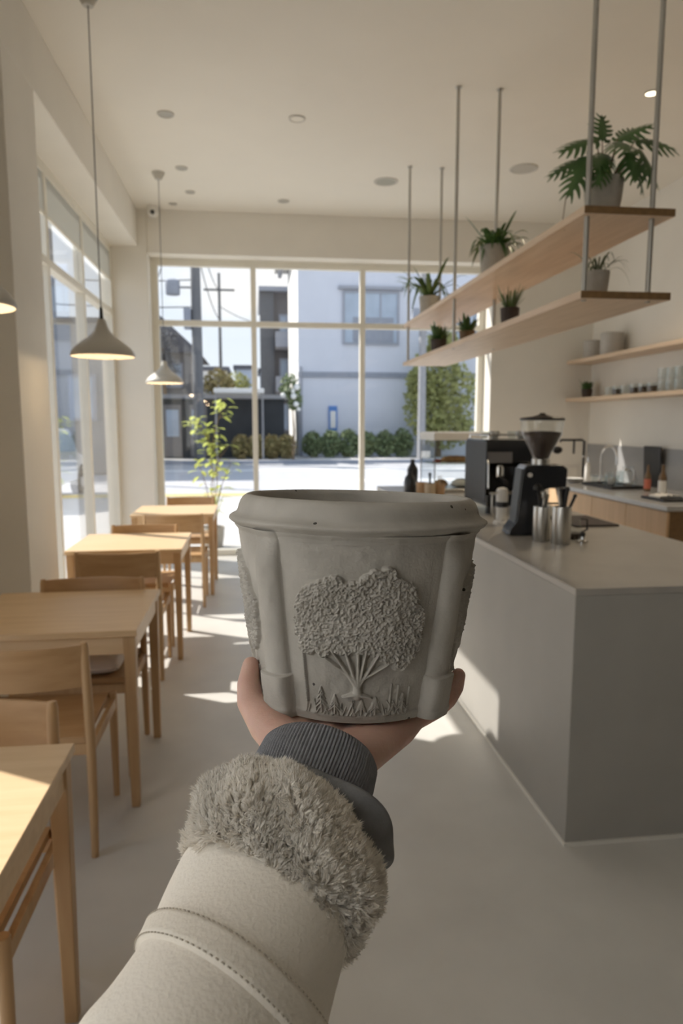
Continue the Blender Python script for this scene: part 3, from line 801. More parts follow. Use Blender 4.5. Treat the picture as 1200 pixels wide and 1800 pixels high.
# ------------------------------------------------------------------ back counter along the right wall
XK = 3.10
kc = [(4.90, 5.50), (5.50, 6.10), (6.10, 7.08)]
names = ['oak base cabinet at the right frame edge, under the black tray', 'oak base cabinet below the white-labelled bottle', 'last and widest oak base cabinet, below the drying tray']
for (y0, y1), l in zip(kc, names):
    t = thing('base_cabinet', l, 'cabinet', (XK, y0, 0), 0, 'oak base cabinets')
    w = y1-y0
    MB().box(.03, XR-XK-.003, .001, w-.001, .0, .878).build('body', M['oakend'], t)
    MB().box(.008, .03, .003, w-.003, .10, .872).build('door', M['cabinet'], t, bevel=.002)
wt = MB().box(XK-.012, XR-.002, 4.88, 7.12, .88, .92)
tag(wt.build('worktop', M['worktop'], None, bevel=.006), 'grey stone worktop along the right wall', 'worktop')
b_ = MB().box(XR-.012, XR-.001, 4.88, YF-.002, .921, 1.30).build('splashback', M['splash'], None)
tag(b_, 'grey splashback panel on the right wall behind the worktop', 'splashback')

WG = 'oak wall shelves'
for z, l in ((2.245, 'upper oak shelf on the right wall with two grey canisters'), (1.812, 'lower oak shelf on the right wall with glasses')):
    o = MB().box(3.64, XR-.001, 3.4, YF-.003, z-.02, z+.02).build('wall_shelf', M['oaky'], None, bevel=.003)
    tag(o, l, 'shelf', WG)
ZW2, ZW1 = 2.2655, 1.8325
def jar(label, loc, r, h, name='canister', m='greyceramic', group='grey canisters on the upper wall shelf'):
    t = thing(name, label, 'canister', loc, 0, group)
    MB().lathe([(r*.97, 0), (r, .005), (r, h*.80), (r*.985, h*.805)], n=32).build('body', M[m], t)
    MB().lathe([(r*1.01, h*.808), (r*1.01, h*.97), (r*.97, h)], n=32).build('lid', M[m], t)
jar('shorter grey ceramic canister nearer the corner, upper wall shelf', (3.80, 7.60, ZW2), .105, .20)
jar('taller grey ceramic canister on the upper wall shelf, farther from corner', (3.80, 7.18, ZW2), .118, .235)
p_ = plant('potted_ivy', 'small dark green plant at the corner end of the lower wall shelf', (3.80, 7.70, ZW1), 'terra', .05, .062, .10, 'bushy', 12, group=None, scale=1.15)
def glass(label, loc, r, h, m='clear', group='glasses on the lower wall shelf', content=None):
    t = thing('drinking_glass', label, 'glass', loc, 0, group)
    MB().lathe([(r*.85, 0), (r*.87, .003), (r, h), (r-.003, h), (r*.86-.003, .008), (.001, .007)], n=24, cap=False).build('body', M[m], t)
    if content: MB().lathe([(r*.80, .009), (r*.87, h*.7)], n=24).build('filling', M[content], t)
for y, l, cnt in [(7.18, 'clear glass nearest the ivy pot', None), (7.02, 'second glass after the ivy pot, dark inside', 'beans'), (6.86, 'third glass after the ivy pot, clear', None), (6.68, 'fourth glass after the ivy pot, dark inside', 'beans'), (6.52, 'fifth glass after the ivy pot, dark inside', 'beans'), (6.36, 'sixth glass after the ivy pot, beside the stacked glasses', 'beans')]:
    glass(l, (3.80, y, ZW1), .056, .10, 'clear', content=cnt)
for k, y in enumerate((6.19, 6.06, 5.93, 5.80)):
    w = ('first', 'second', 'third', 'fourth')[k]
    for q in range(2):
        glass('%s tall glass from the left, %s tier of the stacked glasses' % (w, ('lower', 'upper')[q]), (3.80, y, ZW1+q*.112), .052, .111, 'clear', 'stacked tall glasses on the wall shelf')

ZK = .92
fc = thing('kitchen_faucet', 'arched chrome faucet over the sink by the corner', 'faucet', (3.66, 7.02, ZK))
MB().lathe([(.03, 0), (.03, .01), (.018, .02), (.016, .07)], n=20).build('base', M['chrome'], fc)
pts = [(0, 0, .06), (0, 0, .26)] + [(0, -.16+.16*cos(a), .26+.13*sin(a)) for a in [pi*k/10 for k in range(1, 11)]] + [(0, -.32, .20)]
MB().tube(pts, .011, 12).build('spout', M['chrome'], fc)
MB().tube([(0, 0, .05), (-.06, .0, .08)], .007, 10).build('lever', M['chrome'], fc)
fb = thing('soap_bottle', 'slim white soap dispenser at the left end of the worktop', 'bottle', (3.52, 7.04, ZK))
MB().lathe([(.028, 0), (.03, .005), (.028, .17), (.016, .20), (.014, .215)], n=20).build('body', M['white'], fb)
MB().tube([(0, 0, .21), (0, 0, .27), (-.06, 0, .275), (-.068, 0, .255)], .008, 10).build('pump', M['chrome'], fb)
dt = thing('drying_tray', 'dark drying tray with glassware beside the faucet', 'tray', (3.52, 6.50, ZK))
MB().box(-.17, .17, -.30, .30, 0, .008).build('tray_base', M['black'], dt)
q_ = MB()
q_.tube([(-.17, -.30, .018), (.17, -.30, .018), (.17, .30, .018), (-.17, .30, .018)], .010, 8, closed=True)
q_.build('tray_rim', M['black'], dt)
for k, (x, y, h, r, l) in enumerate([(-.08, .22, .09, .035, 'short glass upside down at the left of the drying tray'), (.04, .16, .12, .04, 'glass at the back left of the drying tray'), (-.06, .06, .10, .036, 'glass in the middle front of the drying tray'),
                                    (.06, -.02, .15, .042, 'tall glass in the middle back of the drying tray'), (-.05, -.12, .11, .038, 'glass at the right front of the drying tray')]):
    glass(l, (3.52+x, 6.50+y, ZK+.009), r, h, 'clear', 'glassware on the drying tray')
simplecup_ = cup('white cup standing among the glassware on the drying tray', (3.56, 6.60, ZK+.009), .04, .07, 'white')
kt = thing('glass_carafe', 'round glass carafe at the right end of the drying tray', 'carafe', (3.54, 6.27, ZK+.009))
MB().lathe([(.06, 0), (.085, .03), (.092, .08), (.06, .15), (.045, .18), (.055, .21)], n=32, cap=False).build('body', M['clear'], kt)
MB().lathe([(.048, .165), (.050, .185)], n=32, cap=False).build('collar', M['chrome'], kt)
MB().tube([(0, -.05, .19), (0, -.12, .17), (0, -.12, .08), (0, -.085, .06)], .007, 10).build('handle', M['chrome'], kt)
cb = thing('cutting_board', 'black cutting board leaning on the splashback', 'cutting board', (3.925, 6.44, ZK))
MB().box(-.009, .009, -.15, .15, 0, .40, Matrix.Rotation(radians(-3), 4, 'Y') @ Matrix.Translation((-.02, 0, .0005))).build('board', M['black'], cb, bevel=.02)
bottle('bottle with a red label in front of the cutting board', (3.60, 6.02, ZK), .030, .245, 'amber', label_m='redlabel', neck=.45)
bottle('white-labelled bottle nearest the right frame edge', (3.50, 5.62, ZK), .034, .27, 'amber', label_m='paper', neck=.42)
nt_ = thing('water_tap', 'black right-angled boiling-water tap against the far wall', 'tap', (3.72, 7.55, 0))
MB().tube([(0, 0, .0), (0, 0, 1.34), (-.03, 0, 1.355), (-.28, 0, 1.355), (-.285, 0, 1.33)], .014, 12).build('pipe', M['black'], nt_)
MB().tube([(-.12, 0, 1.355), (-.12, 0, 1.20)], .012, 12).build('nozzle', M['black'], nt_)
st_ = thing('plate_stack', 'low stack of cream plates at the far end of the worktop', 'plates', (3.36, 7.02, ZK))
for k in range(5): MB().lathe([(.04, 0), (.095, .012), (.097, .014), (.04, .004)], (0, 0, .008*k), n=32).build('plate', M['white'], st_)
bt_ = MB().box(-.13, .13, -.17, .17, 0, .02).build('baking_tray', M['black'], None, bevel=.006, loc=(3.36, 5.32, ZK))
tag(bt_, 'black tray at the right frame edge of the worktop', 'tray')
V = [[(-.10+.2*i/14, -.08+.16*j2/14, .012+.018*abs(sin(i*.9+j2*.5))*(1-abs(i-7)/8)) for j2 in range(15)] for i in range(15)]
nb = MB().grid(V); nb.grid([[(x, y, .0) for x, y, z in r_] for r_ in V][::-1])
for a, b in ((V[0], -1), (V[-1], 1)): nb.grid([[p for p in a], [(x, y, 0) for x, y, z in a]])
tag(nb.build('folded_cloth', M['paper'], None, loc=(3.36, 5.34, ZK+.0205)), 'crumpled white cloth on the black tray', 'cloth')

# ------------------------------------------------------------------ sapling by the far window
sp = thing('potted_sapling', 'slender yellow-green sapling standing just outside the far window', 'plant', (-.53, 8.75, 0))
pot(sp, .11, .14, .26, 'potgrey')
st = MB(); lf = MB(); R = random.Random(21)
def ellip_leaf(mb, p, az, el, L, W):
    d = Vector((cos(az)*cos(el), sin(az)*cos(el), sin(el))); s = Vector((-sin(az), cos(az), 0)); nrm = d.cross(s)
    rows = []
    for k in range(6):
        t = k/5; w = W*sin(pi*min(.98, .06+.92*t))**.8
        c = p + d*(L*t) - Vector((0, 0, .25*L*t*t))
        rows.append([c+s*w+nrm*w*.25, c, c-s*w+nrm*w*.25])
    mb.grid(rows)
trunks = [[(0, 0, .22), (.02, 0, .7), (-.01, .01, 1.1), (.05, 0, 1.42), (.13, .01, 1.72)], [(.01, .01, .22), (.05, .02, .8), (.05, .02, 1.1), (-.06, 0, 1.35), (-.16, 0, 1.52)], [(0, .01, .22), (-.01, 0, .8), (.09, 0, 1.08), (.17, 0, 1.2)], [(0, 0, .3), (-.06, 0, .7), (-.14, 0, 1.02)], [(0, 0, .3), (.1, 0, .75), (.2, 0, 1.0)]]
for tr in trunks:
    st.tube(tr, [.006]+[.0045]*(len(tr)-2)+[.0025], 7)
    P = [Vector(p) for p in tr]
    for k in range(1, len(P)):
        m2 = 20 if P[k].z > 1.3 else 8
        if P[k].z < .9: m2 = 4
        for q in range(m2):
            p = P[k-1].lerp(P[k], R.uniform(.3, 1.05)); az = R.uniform(0, 2*pi)
            tp = p + Vector((cos(az)*R.uniform(.01, .10), sin(az)*R.uniform(.01, .07), R.uniform(-.02, .07)))
            st.tube([p, tp], .0018, 5); ellip_leaf(lf, tp, az+R.uniform(-.6, .6), R.uniform(-.5, .5), R.uniform(.075, .13), R.uniform(.019, .032))
for k in range(9):
    az = R.uniform(0, 2*pi); blade(lf, (0, 0, .24), az, R.uniform(.1, .2), .012, R.uniform(.45, .62), .12)
for b_ in (st, lf): b_.v = [(x*1.14, y*1.1, z*1.04) for x, y, z in b_.v]
st.build('stems', M['stem'], sp); lf.build('foliage', M['leafsun'], sp, angle=0)

# ------------------------------------------------------------------ outdoors
struct('ground', MB().box(-60, 60, -30, 120, -.30, -.06), 'pave')
struct('sidewalk', MB().box(-40, 40, 8.32, 15.9, -.06, .0), 'pave')
struct('tactile_path', MB().box(-40, 40, 14.9, 15.5, .0, .006), 'tactile')
struct('road', MB().box(-40, 40, 16.0, 27.0, -.06, -.03), 'road')
struct('kerb', MB().box(-40, 40, 27.0, 27.25, -.06, .10), 'ledge')
struct('far_pavement', MB().box(-40, 40, 27.25, 48, -.06, .08), 'pave')
struct('road_line_near', MB().box(.5, 14, 18.6, 19.2, -.03, -.026), 'line')
struct('road_line_far', MB().box(-14, 14, 23.2, 23.6, -.03, -.026), 'line')
struct('side_ground', MB().box(-40, -1.63, -12, 8.32, -.06, .0), 'pave')

def cloud(mb, c, rad, n, s, R, squash=1):
    """many small folded leaves spread through an ellipsoid"""
    for _ in range(n):
        while True:
            p = Vector((R.uniform(-1, 1), R.uniform(-1, 1), R.uniform(-1, 1)))
            if .25 < p.length < 1: break
        q = Vector((c[0]+p.x*rad[0], c[1]+p.y*rad[1], c[2]+p.z*rad[2]))
        d = Vector((R.uniform(-1, 1), R.uniform(-1, 1), R.uniform(-.6, .8))).normalized()
        e = d.cross(Vector((R.uniform(-1, 1), R.uniform(-1, 1), R.uniform(-1, 1))).normalized()).normalized()
        L = s*R.uniform(.7, 1.3); w = L*.32; nn = d.cross(e)
        mb.add([q-d*L*.5, q+e*w+nn*w*.3, q+d*L*.5, q-e*w+nn*w*.3], [(0, 1, 2), (0, 2, 3)])

def house_window(parent, x0, x1, y, z0, z1, split=2, dark='extwin'):
    f = MB(); t = .09
    f.box(x0, x1, y-.08, y+.05, z0, z0+t); f.box(x0, x1, y-.08, y+.05, z1-t, z1)
    f.box(x0, x0+t, y-.08, y+.05, z0+t, z1-t); f.box(x1-t, x1, y-.08, y+.05, z0+t, z1-t)
    for k in range(1, split):
        xx = x0+(x1-x0)*k/split; f.box(xx-.03, xx+.03, y-.06, y+.03, z0+t, z1-t)
    w = f.build('window', M['extframe'], parent)
    MB().box(x0+t, x1-t, y-.03, y-.02, z0+t, z1-t).build('pane', M[dark], w)
    return w

ah = thing('apartment_house', 'large pale blue-grey house filling the middle of the far window', 'building', (1.95, 31, .08))
MB().box(0, 11, 0, 8.5, 0, 9.6).build('wall', M['facade'], ah)
MB().box(-.012, -.0, .02, 8.4, 0, 9.5).build('sunlit_side', M['facadew'], ah)  # white sheet paints the sunlight on the side of the house
MB().box(-.75, 11.7, -.25, 8.8, 9.6, 10.0).build('roof', M['facadew'], ah)
MB().box(-.55, -.35, -.2, 8.7, 9.35, 9.6).build('gutter', M['extframe'], ah)
MB().box(-.02, 11.02, -.07, -.001, 3.45, 3.68).build('ledge', M['ledge'], ah)
MB().tube([(.10, -.09, 0), (.10, -.09, 3.9)], .055, 10).build('drainpipe', M['extframe'], ah)
w_ = house_window(ah, 1.95, 4.45, -.02, 4.88, 7.18, 3)
MB().box(1.75, 4.65, -.16, -.02, 7.22, 7.36).build('window_hood', M['extframe'], ah)
MB().box(2.4, 4.2, -.078, -.062, 5.0, 6.05).build('window_screen', M['ledge'], ah)
house_window(ah, 7.0, 9.0, -.02, 4.9, 7.1, 2)
ws = thing('wall_sign', 'narrow blue and white sign on the pale house wall', 'sign', (3.46, 30.9, 1.2))
MB().box(-.19, .19, 0, .09, 0, 1.08).build('board', M['sign'], ws, bevel=.02)
MB().box(-.12, .12, -.01, .0, .12, .86).build('white_field', M['facadew'], ws)

dh = thing('balcony_block', 'dark grey apartment block with balconies left of the pale house', 'building', (.5, 41, .08))
MB().box(0, 4.2, .6, 9, 0, 8.9).build('wall', M['midwall'], dh)
MB().box(-.15, 4.3, -.1, 9.2, 8.9, 9.15).build('roof', M['extframe'], dh)
MB().box(-.1, .7, .2, .62, 0, 8.9).build('corner_column', M['poled'], dh)
for k, z in enumerate((3.1, 5.6)):
    bb_ = MB().box(.75, 4.2, -.5, .6, z, z+.15).build('balcony', M['midwall'], dh)
    MB().box(.75, 4.2, -.52, -.46, z+.15, z+1.0).build('balcony_rail', M['extframe'], bb_)
    house_window(dh, 1.0, 1.9, .58, z+.3, z+2.1, 2)
house_window(dh, 1.0, 1.9, .58, 1.0, 2.6, 2)

gw = thing('garage', 'long dark timber garage with a pale flat roof across the road', 'garage', (-4.2, 29.6, .08))
MB().box(0, 5.45, 0, 4, 0, 2.45).build('wall', M['darkwall'], gw)
MB().box(-.2, 5.6, -.2, 4.2, 2.45, 2.62).build('roof', M['pole'], gw)
for x in (.5, 1.55):
    d_ = MB().box(x, x+.7, -.04, -.001, .05, 2.2).build('door', M['midwall'], gw)
    MB().box(x+.1, x+.6, -.05, -.04, .9, 2.0).build('door_pane', M['extwin'], d_)
cp = thing('carport', 'white carport roof on thin posts before the dark garage', 'carport', (-1.55, 28.0, .08))
MB().box(0, 1.95, -.3, 1.25, 2.62, 2.80).build('roof', M['facadew'], cp, bevel=.03)
for x in (.06, 1.88): MB().tube([(x, 0, 0), (x, 0, 2.62)], .035, 10).build('post', M['pole'], cp)

lh = thing('gabled_house', 'grey-brown house with dark gable roof at the left of the far window', 'building', (-6.6, 36, .08))
MB().box(0, 3.5, 0, 7, 0, 5.0).build('wall', M['midwall'], lh)
MB().prism([(-.5, 4.9), (4.0, 4.9), (1.75, 7.0)], -.4, 7.4, Matrix.Rotation(pi, 4, 'Z') @ RX @ Matrix.Scale(-1, 4, (1, 0, 0))).build('roof', M['roofdark'], lh)
house_window(lh, 2.2, 3.1, -.02, 3.2, 4.4, 2)
house_window(lh, .6, 1.6, -.02, 3.2, 4.4, 2)
MB().box(-.2, 3.7, -.9, 0, 2.6, 2.8).build('porch_roof', M['roofdark'], lh)
for x0, w, h, y, l, m in ((-4.6, 2.3, 6.0, 62, 'small white house in the distance beside the left utility pole', 'facadew'), (-1.6, 1.5, 6.3, 64, 'distant pale blue house between the two left poles', 'bluewall'),
                          (.6, 2.6, 6.2, 66, 'distant blue-grey house partly behind the dark balcony block', 'bluewall')):
    t = thing('distant_house', l, 'building', (x0, y, .0), 0, 'distant houses')
    MB().box(0, w, 0, 6, 0, h).build('wall', M[m], t)
    MB().box(-.2, w+.2, -.2, 6.2, h, h+.35).build('roof', M['roofdark'], t)
    house_window(t, .4, w*.45, -.02, h-2.2, h-.9, 2); house_window(t, w*.55, w-.3, -.02, h-2.2, h-.9, 2)

sg = thing('grey_warehouse', 'grey block seen through the left window', 'building', (-11.2, 22, 0))
MB().box(0, 6.75, 0, 7, 0, 4.5).build('wall', M['greywall'], sg)
MB().box(-.1, 6.85, -.1, 7.1, 4.5, 4.65).build('roof', M['roofdark'], sg)
MB().box(4.9, 5.4, -.06, -.001, 0, 2.9).build('door', M['darkwall'], sg)
house_window(sg, 5.7, 6.5, -.02, 1.6, 3.0, 2); house_window(sg, 2.5, 4.2, -.02, 1.6, 3.0, 2)

# poles and wires
def pole(label, loc, r, h, m, arms=(), box=None, transformer=None):
    t = thing('utility_pole', label, 'pole', loc, 0, 'utility poles')
    MB().tube([(0, 0, 0), (0, 0, h)], [r, r*.72], 14).build('mast', M[m], t)
    for z, w in arms: MB().box(-w, w, -.05, .05, z, z+.1).build('crossarm', M['poled'], t)
    if transformer:
        x, z = transformer
        tr = MB().lathe([(.25, 0), (.27, .03), (.27, .50), (.2, .55)], (x, 0, z), n=20).build('transformer', M['ledge'], t)
        MB().box(min(x, 0), max(x, 0), -.03, .03, z+.25, z+.31).build('bracket', M['poled'], tr)
    if box: MB().box(-.46, -.2, -.2, .2, box, box+.75).build('junction_box', M['ledge'], t)
    return t
pole('thick dark utility pole with a round transformer, left of the far window', (-2.12, 27.6, .08), .22, 11.5, 'poled', ((9.5, 1.0), (10.4, 1.0)), box=5.0, transformer=(-.85, 6.25))
pole('thin distant utility pole right of the thick dark one', (-1.72, 38, .08), .10, 9.2, 'poled', ((8.3, .8),))
pole('pale concrete utility pole in front of the leafy tree on the right', (6.72, 27.8, .08), .17, 11, 'pole', ((9.6, 1.0),), box=5.2)
pole('dark post seen through the left window', (-5.2, 19.5, 0), .12, 8.2, 'poled')
wn = 0
for (p, q, sag, l) in [((-14, 27.6, 7.5), (-2.12, 27.6, 6.9), .35, 'upper power line left of the thick utility pole'), ((-14, 27.6, 6.6), (-2.12, 27.6, 5.9), .3, 'lower power line left of the thick utility pole'),
                       ((-2.12, 27.6, 9.6), (-1.72, 38, 8.4), .6, 'slanting power line between the thick and the thin pole'), ((-2.12, 27.6, 10.4), (6.72, 27.8, 9.7), .7, 'long power line to the pale concrete pole'),
                       ((-2.12, 27.6, 8.4), (-1.72, 38, 6.9), .5, 'lower slanting line between the thick and the thin pole'), ((-2.12, 27.6, 11.0), (-6, 36, 5.2), .4, 'service line dropping to the gabled house'),
                       ((-16, 17, 7.0), (-5.2, 19.5, 7.4), .3, 'power line seen through the left window'), ((-1.72, 38, 7.6), (1.0, 40.4, 7.0), .2, 'line from the thin pole to the balcony block')]:
    P = [Vector(p).lerp(Vector(q), k/10) - Vector((0, 0, sag*4*(k/10)*(1-k/10))) for k in range(11)]
    tag(MB().tube(P, .022, 6).build('power_line', M['darkgrey'], None), l, 'cable', 'power lines')

# planting outdoors
R = random.Random(5)
HL = ['first hedge shrub from the left before the pale house', 'second hedge shrub before the pale house', 'third hedge shrub, under the blue sign', 'fourth hedge shrub before the pale house',
      'fifth hedge shrub before the pale house', 'sixth hedge shrub, beside the pale concrete pole']
for k in range(6):
    t = thing('hedge_shrub', HL[k], 'shrub', (2.45+.78*k, 29.7, .08), 0, 'green hedge shrubs')
    mb = MB(); cloud(mb, (0, 0, .55), (.47, .42, .55+.06*(k % 3)), 900, .16, R); mb.build('foliage', M['bush'], t, angle=0, smooth=False)
    MB().tube([(0, 0, 0), (.05, 0, .5)], .03, 6).build('stem', M['stem'], t)
for k, l in enumerate(('leftmost rusty bush before the dark garage', 'second rusty bush before the dark garage', 'third rusty bush before the dark garage', 'rusty bush next to the small blossoming tree')):
    t = thing('rusty_bush', l, 'shrub', (-.55+.62*k, 28.6, .08), 0, 'rusty bushes')
    mb = MB(); cloud(mb, (0, 0, .5), (.38, .4, .52), 800, .14, R); mb.build('foliage', M['bushb'], t, angle=0, smooth=False)
    MB().tube([(0, 0, 0), (.05, 0, .5)], .03, 6).build('stem', M['stem'], t)
def tree(label, loc, h, blobs, s, m='tree', group=None, tr=.12, n=1300, name='street_tree'):
    t = thing(name, label, 'tree', loc, 0, group); mb = MB()
    MB().tube([(0, 0, 0), (.05, 0, h*.4), (-.03, .05, h*.8)], [tr, tr*.75, tr*.3], 9).build('trunk', M['stem'], t)
    for c, r in blobs: cloud(mb, c, r, n, s, R)
    mb.build('foliage', M[m], t, angle=0, smooth=False); return t
tree('tall loose yellow-green tree at the right end of the far window', (7.9, 29.5, .08), 4.8, [((0, 0, 3.6), (1.2, .9, 1.5)), ((-.5, 0, 2.2), (1.1, .9, 1.3)), ((.7, 0, 2.4), (1.2, .9, 1.6)), ((.1, 0, 4.6), (.8, .7, .8)), ((.2, 0, 1.2), (1.3, .8, .9)), ((-.9, -.2, 3.0), (.6, .6, .9))], .26, n=620)
tree('small rounded tree between the distant houses and the garage', (-1.0, 44, .08), 4.2, [((0, 0, 3.4), (.9, .9, 1.2)), ((.5, 0, 2.6), (.7, .7, .8))], .24, 'tree', n=800)
tree('dark bare-looking tree beside the gabled house roof', (-4.3, 34.85, .08), 6.3, [((0, 0, 5.3), (.8, .8, .9)), ((-.6, 0, 4.5), (.7, .7, .8)), ((.2, 0, 4.0), (.6, .6, .8))], .16, 'poled', n=380, name='bare_tree')
tree('low dark tree by the carport', (-1.75, 35.2, .08), 3.6, [((0, 0, 3.2), (.8, .7, .9))], .22, 'bushb', n=800)
bt2 = tree('small street tree with white blossoms on a pale thin trunk', (1.52, 28.0, .08), 2.9, [((-.1, 0, 2.9), (.42, .4, .5)), ((.1, 0, 2.35), (.3, .3, .4))], .17, 'bush', tr=.05, n=260)
mb = MB()
for x, y, z, r in ((-.38, -.2, 2.55, .10), (.02, -.3, 2.5, .12), (.14, -.25, 2.85, .13), (.12, -.25, 2.2, .11), (.22, -.2, 2.0, .08), (.0, -.3, 2.7, .08), (-.25, -.25, 2.75, .07)):
    mb.ball((x, y, z), r, 10, 6)
mb.build('blossoms', M['blossom'], bt2)

# parked car by the left window
ca = thing('parked_car', 'white car parked outside the left window', 'car', (-4.6, 14.6, 0), radians(90))
prof = [(-2.0, .32), (2.0, .30), (2.05, .62), (1.95, .80), (1.05, .92), (.45, 1.42), (-1.15, 1.45), (-1.75, 1.0), (-2.02, .92), (-2.08, .5)]
MB().prism(prof, -.82, .82, RX).build('body', M['car'], ca, bevel=.06)
gp = [(.90, .95), (.42, 1.36), (-1.08, 1.38), (-1.52, 1.0)]
MB().prism(gp, -.83, .83, RX).build('side_windows', M['extwin'], ca)
for x in (-1.25, 1.25):
    for y in (-.74, .74):
        wh = MB().lathe([(.20, -.1), (.32, -.1), (.33, -.05), (.33, .05), (.32, .1), (.20, .1)], n=28, mtx=Matrix.Translation((x, y, .33)) @ RX, cap=False).build('wheel', M['tyre'], ca)
        MB().lathe([(.20, -.08), (.20, .08)], n=24, mtx=Matrix.Translation((x, y, .33)) @ RX).build('rim', M['steel'], wh)
for y in (-.6, .6): MB().ball((2.0, y, .68), (.06, .14, .08)).build('headlight', M['white'], ca)

# ------------------------------------------------------------------ the planter held in the hand
RT = np.array([.9924, -.1232, 0]); FH = np.array([.1232, .9924, 0]); AX = np.array([.0272, .0690, 0]); 
AX = RT*.025 + FH*.050 + np.array([0, 0, 1]); AX /= np.linalg.norm(AX)
BASE = np.array([.0832, .5885, 1.3150])
U_ = RT - AX*(RT @ AX); U_ /= np.linalg.norm(U_)
V_ = np.cross(AX, U_)
def LW(p):                                   # planter frame -> world
    return BASE + U_*p[0] + V_*p[1] + AX*p[2]
pm = Matrix(((U_[0], V_[0], AX[0], BASE[0]), (U_[1], V_[1], AX[1], BASE[1]), (U_[2], V_[2], AX[2], BASE[2]), (0, 0, 0, 1)))
pl = thing('planter', 'grey cast concrete planter with a tree relief, held up on the hand', 'planter', (0, 0, 0))
pl.matrix_world = pm
H = .148                                      # height of the body up to the underside of the lip
def base_r(h):                                # outer radius against height (m)
    return .0805 + .0225*(np.clip(h/H, 0, 1)**.9)

nth, nh = 1100, 330
th = np.linspace(0, 2*pi, nth, endpoint=False)
hh = np.linspace(0, H, nh)
TH, HH = np.meshgrid(th, hh, indexing='ij')
# smooth value noise helpers
def vnoise(x, y, seed):
    r = np.random.RandomState(seed); N = 256; g = r.rand(N, N)
    xi = np.floor(x).astype(int); yi = np.floor(y).astype(int); fx = x-xi; fy = y-yi
    fx = fx*fx*(3-2*fx); fy = fy*fy*(3-2*fy)
    a = g[xi % N, yi % N]; b = g[(xi+1) % N, yi % N]; c = g[xi % N, (yi+1) % N]; d = g[(xi+1) % N, (yi+1) % N]
    return (a*(1-fx)+b*fx)*(1-fy) + (c*(1-fx)+d*fx)*fy
def sstep(a, b, x):
    t = np.clip((x-a)/(b-a), 0, 1); return t*t*(3-2*t)
RB = base_r(HH)
D = np.zeros_like(RB)
# four pilasters at +-50 and +-130 degrees from the front (front is angle -90)
for ang in (-134, -42, 46, 138):
    da = (TH - radians(ang) + pi) % (2*pi) - pi
    s = da*RB
    w = .0128
    core = np.sqrt(np.clip(1-(s/w)**2, 0, 1))
    D = np.maximum(D, .0092*core*(1-.7*sstep(H-.028, H-.002, HH)))
    # plinth block at the foot of each pilaster
    wb_ = .0142
    blk = np.sqrt(np.clip(1-(s/wb_)**4, 0, 1))*sstep(.036, .0335, HH)
    D = np.maximum(D, .0130*blk)
    groove = np.exp(-((np.abs(s)-.0150)/.0016)**2)
    D = D - .0018*groove*(D < .002)
